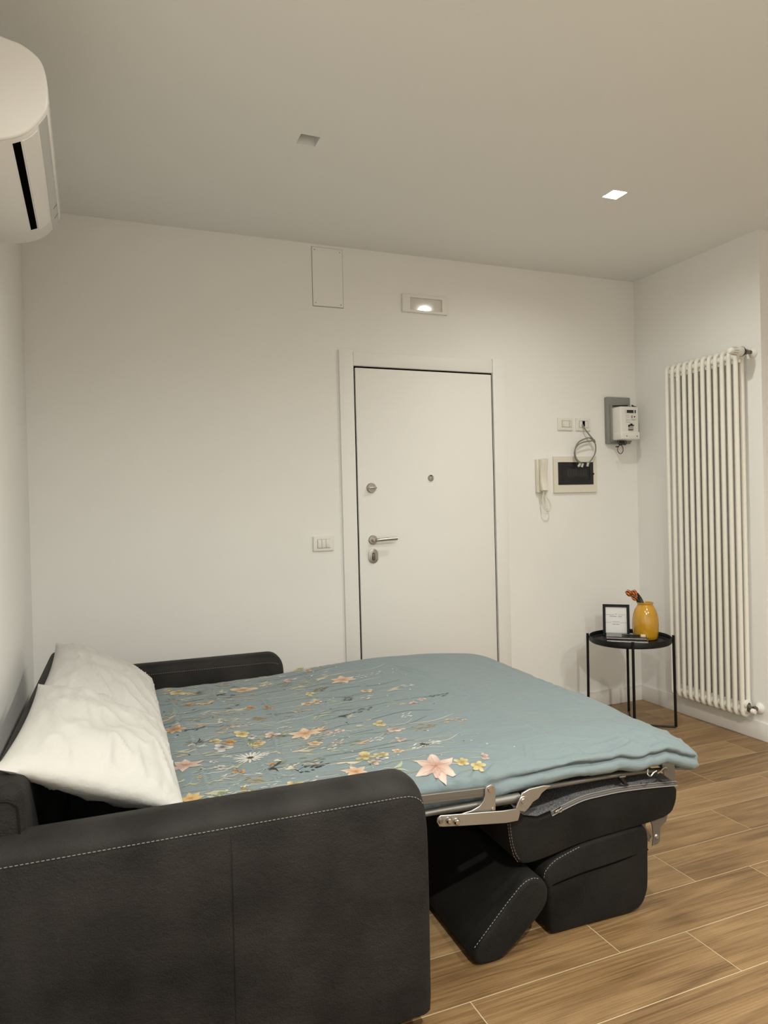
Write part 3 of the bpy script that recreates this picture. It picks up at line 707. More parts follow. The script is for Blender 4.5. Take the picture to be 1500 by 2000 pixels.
stitches(bm, [(.08, -.0012, .6115), (.40, -.0012, .6115), (.70, -.0012, .6115), (.955, -.0012, .6115), (.985, -.0008, .610), (1.003, .0012, .604), (1.017, .004, .594), (1.0275, .009, .580)], .00095)
o = finish('arm_stitching', bm, THREAD); o.parent = A1
A2, V2 = arm(1.655, 1)
# the far arm's inside face carries the stitching
bm = bmesh.new(); stitches(bm, [(.2, 1.6505, .612), (.955, 1.6505, .612), (.99, 1.651, .608), (1.01, 1.653, .60)], .0010)
o = finish('arm_stitching', bm, THREADR); o.parent = A2
for v in (.03, 1.72):
    for u in (.15, .95):
        pass
for u, v in ((.16, .065), (.95, .065), (.16, 1.72), (.95, 1.72)): lathe('foot', [(0, 0), (.02, 0), (.024, .046), (0, .046)], BLACKP, sb, (u, v, 0), (0, 0, 1), 16)
bm = bmesh.new(); add_rbox(bm, .050, .132, .062, 1.652, .08, .752, .028, 4); bk = finish('backrest', bm, SOFA, sb)
bm = bmesh.new(); add_tube(bm, spline([(.052, .0605, .716), (.090, .0600, .724), (.112, .0600, .716), (.122, .0605, .690), (.1225, .0608, .56)], 5), .0022, 6); o = finish('backrest_seam', bm, CUSH); o.parent = bk
box('base_panel', .13, .92, .134, 1.651, .07, .30, CUSH, sb, .01, 2)
box('mattress', .36, 2.00, .315, 1.53, .474, .528, SHEET, sb, .03, 3)
# cushions folded beneath the bed
pA = [(1.393, .412), (1.396, .341), (1.410, .270), (1.440, .238), (1.511, .241), (1.65, .266), (1.795, .2745), (1.907, .280), (2.000, .292), (2.024, .335), (2.026, .388), (1.91, .400), (1.798, .404), (1.654, .400), (1.562, .380), (1.500, .366), (1.455, .378), (1.420, .408)]
sc_ = prism('seat_cushion', rounded(pA, 2), .236, 1.48, CUSH, sb, 'uw', .010, 3, 50)
bm = bmesh.new()
fp = [(1.425, .4085), (1.455, .385), (1.500, .374), (1.562, .386), (1.654, .407), (1.798, .411), (1.91, .407), (2.018, .397)]
rows = [[bm.verts.new((u, v, w+.002+dz)) for u, w in fp] for v, dz in ((.246, -.0015), (.262, .002), (.32, .006), (.5, .008), (1.0, .008), (1.46, .0))]
for A, B in zip(rows, rows[1:]):
    for j in range(len(fp)-1): bm.faces.new((A[j], A[j+1], B[j+1], B[j]))
o = finish('felt_panel', bm, FELT); o.parent = sc_
mo = o.modifiers.new('s', 'SOLIDIFY'); mo.thickness = .004; mo.offset = -1
zp = spline([(1.545, .2395, .376), (1.580, .238, .387), (1.654, .237, .4045), (1.72, .237, .408), (1.798, .237, .409), (1.91, .237, .403), (2.024, .240, .392)], 5)
bm = bmesh.new()
for p in range(len(zp)-1):
    a, b = zp[p], zp[p+1]
    vs = [bm.verts.new(a+Vector((0, -.004, -.006))), bm.verts.new(b+Vector((0, -.004, -.006))), bm.verts.new(b+Vector((0, .004, .007))), bm.verts.new(a+Vector((0, .004, .007)))]
    bm.faces.new(vs)
bmesh.ops.remove_doubles(bm, verts=bm.verts[:], dist=1e-5)
o = finish('zip_tape', bm, ZIPT); mo = o.modifiers.new('s', 'SOLIDIFY'); mo.thickness = .003; o.parent = sc_
bm = bmesh.new(); add_tube(bm, [p+Vector((0, -.006, -.006)) for p in zp], .0016, 6); add_tube(bm, [p+Vector((0, -.002, .006)) for p in zp], .0012, 6)
o = finish('zip_teeth', bm, mat('zip_edge', (.32, .30, .285), .5)); o.parent = sc_
bm = bmesh.new(); add_tube(bm, [(1.553, .230, .383), (1.575, .230, .391)], .0045, 8); add_tube(bm, spline([(1.572, .226, .394), (1.560, .224, .384), (1.570, .224, .381), (1.578, .225, .389)], 4), .0014, 6)
o = finish('zip_slider', bm, CHROME); o.parent = sc_
bm = bmesh.new()
stitches(bm, [(1.3925, .2405, .40), (1.3945, .2375, .36), (1.4005, .2365, .31), (1.411, .237, .272), (1.428, .239, .246)], .0009, .006, .004); stitches(bm, [(1.3985, .2352, .40), (1.4005, .2352, .36), (1.407, .2352, .31), (1.418, .2352, .276), (1.434, .236, .251)], .0009, .006, .004)
o = finish('cushion_stitching', bm, THREADR); o.parent = sc_
pB = [(1.513, .178), (1.517, .202), (1.535, .222), (1.560, .236), (1.650, .262), (1.760, .272), (1.885, .278), (1.905, .262), (1.910, .230), (1.908, .200), (1.906, .09), (1.902, .062), (1.885, .025), (1.855, .006), (1.75, .006), (1.645, .006), (1.548, .004), (1.532, .014), (1.528, .06), (1.527, .142)]
bc = prism('back_cushion', rounded(pB, 2), .236, 1.48, CUSH, sb, 'uw', .014, 3, 50)
bm = bmesh.new(); add_tube(bm, spline([(1.530, .240, .150), (1.56, .2365, .160), (1.65, .2362, .172), (1.78, .2362, .182), (1.905, .240, .196)], 5), .0026, 6); o = finish('cushion_seam', bm, SILICON); o.parent = bc
bm = bmesh.new(); stitches(bm, [(1.517, .2425, .182), (1.5195, .2405, .200), (1.536, .2385, .2185), (1.560, .2375, .232), (1.60, .237, .244), (1.65, .237, .2565)], .0010, .006, .004); o = finish('cushion_stitching', bm, THREAD); o.parent = bc
pC = [(1.249, .050), (1.405, .203), (1.428, .218), (1.452, .222), (1.482, .210), (1.503, .180), (1.500, .135), (1.470, .098), (1.350, .004), (1.322, .0008), (1.280, .0008), (1.254, .010)]
hc = prism('headrest_cushion', rounded(pC, 2), .192, 1.48, CUSH, sb, 'uw', .016, 3, 50)
bm = bmesh.new(); stitches(bm, [(1.2535, .1965, .058), (1.30, .1955, .104), (1.36, .1955, .162), (1.407, .1955, .2025), (1.430, .1958, .2145), (1.452, .1960, .2175), (1.475, .1965, .210)], .0011, .006, .004); o = finish('cushion_stitching', bm, THREAD); o.parent = hc
# metal mechanism
def fplate(name, poly, v0, v1, m, bev=.0012): return prism(name, poly, v0, v1, m, sb, 'uw', bev, 1)
bm = bmesh.new(); add_prism(bm, [(.95, .510), (1.296, .491), (1.296, .516), (.95, .535)], .178, .194, 'uw', 0, .001, 1); add_prism(bm, [(.95, .519), (1.296, .501), (1.296, .505), (.95, .523)], .1765, .180, 'uw'); finish('side_rail', bm, STEEL2, sb)
fplate('rail_bracket', [(1.286, .514), (1.291, .522), (1.303, .526), (1.315, .522), (1.319, .512), (1.3175, .447), (1.195, .4555), (1.205, .459), (1.243, .463), (1.266, .471), (1.279, .483), (1.285, .498)], .170, .175, STEEL)
lathe('rivet', [(0, .003), (.008, .003), (.0095, 0)], CHROME, sb, (1.303, .170, .513), (0, -1, 0), 14); lathe('rivet', [(0, .003), (.005, .002), (.006, 0)], CHROME, sb, (1.309, .170, .456), (0, -1, 0), 12)
bar = [(1.130, .455), (1.133, .465), (1.142, .4705), (1.34, .4495), (1.382, .4485), (1.392, .436), (1.384, .4135), (1.345, .4135), (1.22, .4285), (1.150, .438), (1.137, .441)]
fplate('folding_arm', bar, .160, .165, STEEL)
bm = bmesh.new(); add_lathe(bm, [(0, .004), (.006, .004), (.008, 0)], (1.142, .160, .4555), (0, -1, 0), 14); finish('rivet', bm, STEEL2, sb)
for u, w in ((1.165, .4545), (1.188, .4475)): lathe('round_boss', [(0, .012), (.006, .0115), (.0088, .008), (.0092, 0)], CHROME, sb, (u, .160, w), (0, -1, 0), 16)
tube('frame_tube', [(.95, .199, .466), (1.128, .199, .4655), (1.31, .199, .462), (1.41, .199, .461)], [.008, .0085, .0125, .0145], STEEL2, sb, 14)
fplate('hinge_plate', [(1.379, .440), (1.391, .462), (1.404, .486), (1.428, .494), (1.478, .496), (1.500, .492), (1.470, .476), (1.458, .462), (1.440, .455), (1.425, .440), (1.412, .431)], .168, .174, STEEL)
bm = bmesh.new(); add_lathe(bm, [(0, .004), (.007, .004), (.009, .001), (.0125, .0015), (.0145, 0)], (1.407, .168, .463), (0, -1, 0), 18); finish('rivet', bm, STEEL, sb)
tube('foot_rail', spline([(1.44, .190, .480), (1.50, .205, .474), (1.60, .224, .464), (1.75, .232, .459), (1.90, .238, .450), (2.00, .246, .440)], 5), .0068, STEEL2, sb, 12)
tube('foot_rail', [(2.00, .246, .434), (2.012, .30, .434), (2.012, 1.45, .434)], .0068, STEEL2, sb, 12)
fplate('end_plate', [(1.940, .478), (1.990, .476), (1.992, .426), (1.972, .421), (1.948, .440)], .206, .212, STEEL2)
bm = bmesh.new(); add_tube(bm, spline([(1.875, .196, .474), (1.868, .190, .463), (1.876, .186, .456), (1.890, .190, .462), (1.905, .192, .466)], 4), .0022, 6); finish('wire_hook', bm, CHROME, sb); bm = bmesh.new(); add_tube(bm, spline([(1.908, .192, .458), (1.922, .192, .463), (1.935, .194, .470), (1.948, .196, .468), (1.955, .200, .462)], 4), .0024, 6); finish('wire_hook', bm, CHROME, sb)
bm = bmesh.new(); add_prism(bm, [(1.790, .452), (1.800, .452), (1.825, .420), (1.815, .420)], .225, .245, 'uw'); finish('black_strap', bm, BLACKP, sb)
bm = bmesh.new(); add_tube(bm, [(1.785, .222, .455), (1.808, .222, .454)], .0032, 6); finish('strap_buckle', bm, CHROME, sb)
fplate('leg_bracket', [(1.922, .286), (1.992, .288), (1.985, .270), (1.972, .262), (1.961, .254), (1.958, .210), (1.950, .203), (1.928, .200), (1.933, .225), (1.930, .262)], .244, .250, STEEL2)
bm = bmesh.new(); add_lathe(bm, [(0, .004), (.006, .004), (.0085, 0)], (1.944, .244, .228), (0, -1, 0), 14); finish('rivet', bm, STEEL, sb)
fplate('link_plate', [(1.893, .282), (1.915, .282), (1.912, .262), (1.935, .226), (1.925, .210), (1.905, .235), (1.896, .256)], .256, .261, STEEL2)

# ------------------------------------------------------------------ duvet
DU0, DU1, DV0, DV1 = .40, 2.068, .222, 1.625
_rs = np.random.RandomState(3); _tab = _rs.rand(256, 256)
def vn(x, y):
    xi = np.floor(x).astype(int); yi = np.floor(y).astype(int); fx = x-xi; fy_ = y-yi
    fx = fx*fx*(3-2*fx); fy_ = fy_*fy_*(3-2*fy_)
    def g(a, b): return _tab[a % 256, b % 256]
    return (g(xi, yi)*(1-fx)+g(xi+1, yi)*fx)*(1-fy_)+(g(xi, yi+1)*(1-fx)+g(xi+1, yi+1)*fx)*fy_-.5
def ridge(x, y): return 1-2*np.abs(vn(x, y)*1.0)*2
CREASES = []
#CREASES_BEGIN
CREASES = [
    (2.148, 1.033, 2.035, 0.666, 0.012, 0.0050), (2.021, 1.343, 1.973, 0.922, 0.012, 0.0050), (2.048, 1.099, 1.934, 0.607, 0.010, 0.0050), (1.887, 1.370, 1.913, 1.045, 0.010, 0.0040),
    (1.739, 0.222, 1.860, 0.257, 0.010, 0.0080), (1.635, 0.222, 1.768, 0.222, 0.010, 0.0080), (1.833, 0.290, 1.909, 0.224, 0.010, 0.0060), (1.920, 0.329, 1.977, 0.255, 0.009, 0.0050),
    (1.506, 0.303, 1.472, 0.222, 0.007, 0.0040), (1.508, 0.222, 1.644, 0.233, 0.009, 0.0050), (1.703, 0.261, 1.845, 0.280, 0.010, 0.0060), (1.626, 0.288, 1.673, 0.222, 0.009, 0.0040),
    (1.867, 0.222, 2.003, 0.238, 0.010, 0.0070), (1.943, 0.263, 2.016, 0.229, 0.009, 0.0050), (0.668, 1.498, 0.696, 1.149, 0.006, 0.0040), (0.845, 1.211, 0.851, 0.871, 0.006, 0.0050),
    (0.633, 0.553, 0.647, 0.391, 0.006, 0.0050), (0.709, 0.539, 0.738, 0.341, 0.006, 0.0050), (0.547, 0.892, 0.546, 0.676, 0.006, 0.0050), (0.612, 0.375, 0.653, 0.289, 0.006, 0.0040),
    (0.804, 0.714, 0.763, 0.473, 0.005, 0.0040), (1.076, 1.474, 1.112, 1.263, 0.006, 0.0040), (0.658, 1.000, 0.677, 0.822, 0.006, 0.0040), (1.028, 1.190, 1.039, 0.926, 0.006, 0.0030),
    (0.514, 1.242, 0.514, 0.947, 0.007, 0.0060), (0.547, 0.545, 0.549, 0.351, 0.006, 0.0050), (0.783, 0.468, 0.813, 0.339, 0.006, 0.0040), (1.234, 1.223, 1.275, 1.021, 0.006, 0.0030),
    (0.505, 1.412, 0.530, 1.201, 0.006, 0.0050), (0.710, 0.762, 0.712, 0.579, 0.005, 0.0040), (0.985, 0.734, 1.004, 0.561, 0.006, 0.0030), (1.155, 0.222, 1.190, 0.256, 0.006, 0.0060),
    (1.202, 0.222, 1.246, 0.243, 0.006, 0.0060), (1.259, 0.222, 1.297, 0.246, 0.006, 0.0050), (1.143, 0.249, 1.181, 0.278, 0.006, 0.0050), (1.301, 0.222, 1.360, 0.251, 0.007, 0.0050),
    (1.449, 1.367, 1.569, 1.133, 0.010, 0.0040), (1.585, 0.529, 1.610, 0.319, 0.012, 0.0030), (1.549, 0.989, 1.597, 0.696, 0.012, 0.0030),
]
#CREASES_END
def duvet_top(u, v):
    u = np.asarray(u, float); v = np.asarray(v, float)
    t = (v-.2)/1.4
    z = .560+.045*np.exp(-((u-1.42)/.45)**2)*(.30+.70*t)+.010*t
    z = z+.012*vn(u*3.1+7, v*2.7+3)+.006*vn(u*7+1, v*6+9)
    # quilted puckers at the head end
    head = np.clip((1.05-u)/.5, 0, 1)
    z = z+head*(.010*vn(u*16+4, v*9+2)+.004*vn(u*30, v*24))
    # soft creases running along the foot and radiating from the near corner
    foot = np.clip((u-1.05)/.6, 0, 1)
    a = (u*.35+v*.94); b = (u*.94-v*.35)
    z = z+foot*(.0055*(ridge(a*9+3, b*2.0+5)**2-.3))*np.clip(1.3-t*.5, 0, 1)
    near = np.clip(1-(v-.22)/.35, 0, 1)
    z = z+near*(.008*vn(u*11+2, v*16+6)+.006*(ridge(u*7+v*12, v*9+1)**2-.3))
    for (ua, va, ub, vb, w, d) in CREASES:
        L2 = (ub-ua)**2+(vb-va)**2; tt = ((u-ua)*(ub-ua)+(v-va)*(vb-va))/L2
        ll = math.sqrt(L2); q = ((u-ua)*(vb-va)-(v-va)*(ub-ua))/ll
        env = np.clip(1.15-np.abs(2*tt-1)**2, 0, 1)**.7*(np.abs(2*tt-1) < 1.07)
        z = z+d*env*(np.exp(-((q-w*.9)/(w*1.3))**2)-1.0*np.exp(-((q+w*.5)/w)**2))
    # rounded shoulders towards the edges
    def sh(d, w, h): return h*np.clip(1-d/w, 0, 1)**2.3
    z = z-sh(v-DV0, .16, .030)-sh(DV1-v, .12, .045)-sh(DU1-u, .17, .036)-sh(u-DU0, .06, .02)
    return z
NEAR_RIM = [(0, 0), (.013, -.004), (.0200, -.010), (.0170, -.017), (.0010, -.0225), (.0060, -.0265), (.0210, -.034), (.0250, -.049), (.0120, -.063), (-.02, -.068), (-.09, -.069)]
NU, NV = 340, 280
gu = np.linspace(DU0, DU1, NU+1); gv = np.linspace(DV0, DV1, NV+1)
ZZ = duvet_top(gu[:, None], gv[None, :])
def cloth_z(u, v):
    a = min(max((u-DU0)/(DU1-DU0)*NU, 0), NU-1e-6); b = min(max((v-DV0)/(DV1-DV0)*NV, 0), NV-1e-6)
    i, j = int(a), int(b); fa, fb = a-i, b-j
    return float((ZZ[i, j]*(1-fa)+ZZ[i+1, j]*fa)*(1-fb)+(ZZ[i, j+1]*(1-fa)+ZZ[i+1, j+1]*fa)*fb)
def surf(u, v):
    """a point of the duvet's cloth; v past the near edge wraps down over the rim"""
    if v >= DV0: return (u, v, cloth_z(u, v))
    e = DV0-v; z = cloth_z(u, DV0)
    for (a, b), (c, d) in zip(NEAR_RIM, NEAR_RIM[1:]):
        l = math.hypot(c-a, d-b)
        if e <= l: k = e/l; return (u, DV0-(a+(c-a)*k), z+b+(d-b)*k)
        e -= l
    return (u, DV0, z-.07)
BLUE = (.190, .238, .256)
bm = bmesh.new(); cl = bm.verts.layers.float_color.new('Col')
def edge_wob(u, v):
    # small waves of the outline
    return u, v
grid = [[bm.verts.new((gu[i], gv[j], ZZ[i, j])) for j in range(NV+1)] for i in range(NU+1)]
for i in range(NU):
    for j in range(NV): bm.faces.new((grid[i][j], grid[i+1][j], grid[i+1][j+1], grid[i][j+1]))
loop = [(i, 0) for i in range(NU)]+[(NU, j) for j in range(NV)]+[(i, NV) for i in range(NU, 0, -1)]+[(0, j) for j in range(NV, 0, -1)]
Lp = [grid[i][j] for i, j in loop]; nL = len(Lp)
prev = Lp
def outn(i, j):
    x = (1 if i == NU else 0)-(1 if i == 0 else 0); y = (1 if j == NV else 0)-(1 if j == 0 else 0)
    # blend towards the corners
    cu = 0.0
    return Vector((x, y, 0)).normalized()
nor = [outn(i, j) for i, j in loop]
for _ in range(6): nor = [(nor[k-1]+nor[k]*2+nor[(k+1)%nL]).normalized() for k in range(nL)]
for ri in range(1, len(NEAR_RIM)):
    cur = []
    for k, ((i, j), p, n) in enumerate(zip(loop, Lp, nor)):
        o_, dz = NEAR_RIM[ri]; u, v = gu[i], gv[j]
        nearw = 1.0 if j == 0 else 0.0
        if not nearw: o_ = [0, .010, .018, .022, .024, .026, .025, .022, .012, -.02, -.09][ri]
        else:
            cr = min(1, max(0, (u-1.28)/.2))
            flat_o = [0, .007, .011, .013, .0135, .014, .014, .012, .005, -.02, -.09][ri]
            o_ = flat_o*(1-cr)+o_*cr; dz = dz*(1+.28*(1-cr))
        w = .008*float(vn(np.array(u*11+ri*.5), np.array(v*11+3)))+.006*float(vn(np.array(u*34+v*30), np.array(ri*.5)))
        if ri >= 9: w = 0
        cur.append(bm.verts.new(p.co+n*(o_+w)+Vector((0, 0, dz+w*.6))))
    for k in range(nL): bm.faces.new((prev[k], cur[k], cur[(k+1)%nL], prev[(k+1)%nL]))
    prev = cur
for v in bm.verts: v[cl] = (*BLUE, 1)
bmesh.ops.recalc_face_normals(bm, faces=bm.faces[:])
EPS = .0011
def petal(cx, cy, ang, length, width, c0, c1, tipw=.8, bend=0.0, na=6, nb=4, start=.04, eps=EPS):
    rows = []; na = max(na, int(length/.005)); nb = max(nb, 2*int(width/.010))
    for i in range(na+1):
        s = i/na; w = width*.5*(math.sin(PI*min(1, .06+.94*s)**tipw) if tipw > .6 else math.sqrt(max(0, 1-abs((s-.58)/(.58 if s < .58 else .42))**2.4))*.92)
        if i == na: w = width*.02
        row = []
        for j in range(nb+1):
            q = 2*j/nb-1; l = start*length+s*length; aa = ang+bend*s
            u = cx+l*math.cos(aa)-q*w*math.sin(aa); v = cy+l*math.sin(aa)+q*w*math.cos(aa)
            p = surf(u, v); lift = eps
            if v < DV0: vv = bm.verts.new((p[0], p[1]-lift-.002, p[2]+lift*.4))
            else: vv = bm.verts.new((p[0], p[1], p[2]+lift+(.0012 if v < DV0+.03 else 0)))
            k = min(1, max(0, s*1.25)); e = .82+.18*(1-abs(q))
            vv[cl] = (*[(c0[n]*(1-k)+c1[n]*k)*e for n in range(3)], 1); row.append(vv)
        rows.append(row)
    for A, B in zip(rows, rows[1:]):
        for j in range(nb):
            f = bm.faces.new((A[j], B[j], B[j+1], A[j+1])); f.normal_update()
            if f.normal.z < -.1: f.normal_flip()
def stroke(pts, w, c, eps=.0006):
    P = [Vector((a, b, 0)) for a, b in pts]; P = spline(P, 5); rows = []
    for i, p in enumerate(P):
        t = (P[min(i+1, len(P)-1)]-P[max(i-1, 0)]).normalized(); n = Vector((-t.y, t.x, 0)); ww = w*(.5+.5*math.sin(PI*min(1, .15+i/len(P)*.8)))
        row = []
        for q in (-1, 1):
            s = surf(p.x+n.x*q*ww*.5, p.y+n.y*q*ww*.5); vv = bm.verts.new((s[0], s[1], s[2]+eps)); vv[cl] = (*c, 1); row.append(vv)
        rows.append(row)
    for A, B in zip(rows, rows[1:]):
        f = bm.faces.new((A[0], B[0], B[1], A[1])); f.normal_update()
        if f.normal.z < -.1: f.normal_flip()
def dot(u, v, r, c, eps=EPS):
    n = 7; s = surf(u, v); c0 = bm.verts.new((s[0], s[1], s[2]+eps)); c0[cl] = (*c, 1); ring = []
    for k in range(n):
        s = surf(u+r*math.cos(2*PI*k/n), v+r*math.sin(2*PI*k/n)); q = bm.verts.new((s[0], s[1], s[2]+eps)); q[cl] = (*c, 1); ring.append(q)
    for k in range(n):
        f = bm.faces.new((c0, ring[k], ring[(k+1)%n])); f.normal_update()
        if f.normal.z < 0: f.normal_flip()
CREAM = (.62, .56, .42); WHITE = (.64, .63, .60); YEL = (.60, .45, .19); PEACH = (.66, .43, .25); PINK = (.60, .45, .41); RUST = (.40, .18, .07); ORANGE = (.56, .34, .16)
DKG = (.030, .034, .026); GRN = (.20, .22, .14); PALEG = (.46, .47, .33); GREYW = (.42, .43, .43); OCH = (.33, .22, .07); BROWN = (.16, .08, .04)
rnd = random.Random(11)
def lily(u, v, d, c0, c1, n=6, rot=0.0):
    stroke([(u-d*1.1, v+rnd.uniform(-.02, .02)), (u-d*.5, v), (u, v)], .003, GRN)
    for k in range(n):
        a = rot+2*PI*k/n+rnd.uniform(-.12, .12); pl = d*.52*rnd.uniform(.85, 1.1); petal(u, v, a, pl, d*.29, c0, c1, .72, rnd.uniform(-.2, .2), eps=EPS+.0002*(k % 2)); stroke([(u+pl*.15*math.cos(a), v+pl*.15*math.sin(a)), (u+pl*.45*math.cos(a), v+pl*.45*math.sin(a)), (u+pl*.75*math.cos(a), v+pl*.75*math.sin(a))], .0016, c0, EPS+.0005)
    for k in range(5): stroke([(u, v), (u+d*.12*math.cos(k*1.3), v+d*.12*math.sin(k*1.3))], .0015, RUST, EPS+.0006)
    dot(u, v, d*.035, OCH, EPS+.0007)
def blossom(u, v, d, c0, c1, ctr=OCH):
    r0 = rnd.uniform(0, 6); skip = rnd.choice([9, 9, 0, 3])
    stroke([(u-d*1.3, v+rnd.uniform(-.015, .015)), (u-d*.6, v+rnd.uniform(-.006, .006)), (u, v)], .002, rnd.choice([GRN, PALEG, CREAM]))
    for k in range(5):
        if k == skip: continue
        a = r0+2*PI*k/5+rnd.uniform(-.25, .25); pl = d*.52*rnd.uniform(.7, 1.2); q = rnd.uniform(.72, 1.05)
        petal(u, v, a, pl, d*.46*rnd.uniform(.7, 1.05), [x*q*.8 for x in c0], [x*q for x in c1], .50, rnd.uniform(-.3, .3), eps=EPS+.0002*(k % 2))
        for b in (-.22, .12): stroke([(u+pl*.1*math.cos(a+b), v+pl*.1*math.sin(a+b)), (u+pl*.55*math.cos(a+b*.8), v+pl*.55*math.sin(a+b*.8))], .0013, [x*.62 for x in c0], EPS+.0005)
    dot(u, v, d*.10, ctr, EPS+.0006)
    for k in range(4): dot(u+d*.13*math.cos(k*1.7), v+d*.13*math.sin(k*1.7), d*.025, BROWN, EPS+.0007)
def daisy(u, v, d, c=WHITE, ctr=DKG):
    for k in range(18): petal(u, v, 2*PI*k/18+rnd.uniform(-.1, .1), d*.48*rnd.uniform(.8, 1.05), d*.075, c, c, .6, 0, 4, 2, .12)
    dot(u, v, d*.10, ctr, EPS+.0006)
    for k in range(8): dot(u+d*.11*math.cos(k*.8), v+d*.11*math.sin(k*.8), d*.022, OCH, EPS+.0007)
def sprig(u, v, l, c, n=10, dir_=0.0, w=.03, stem=GRN):
    du, dv = math.cos(dir_), math.sin(dir_)
    stroke([(u-l*.6*du, v-l*.6*dv), (u, v+.006), (u+l*.5*du, v+l*.5*dv)], .0018, stem)
    for k in range(n):
        s = (k+rnd.random())/n-.5; q = rnd.uniform(-1, 1)*w*(1-abs(s))
        petal(u+s*l*du-q*dv, v+s*l*dv+q*du, dir_+rnd.uniform(-.6, .6), rnd.uniform(.010, .018), .006, c, c, .7, 0, 3, 2)
def leaves(u, v, l, c, n=3, dir_=0.0):
    for k in range(n):
        a = dir_+rnd.uniform(-.7, .7); petal(u+rnd.uniform(-.2, .2)*l, v+rnd.uniform(-.2, .2)*l, a, l*rnd.uniform(.5, .8), l*.13, c, [x*.8 for x in c], .8, rnd.uniform(-.8, .8))
    stroke([(u-l*.6, v+rnd.uniform(-.02, .02)), (u, v), (u+l*.5, v+rnd.uniform(-.02, .02))], .002, c)
FLOWERS = []
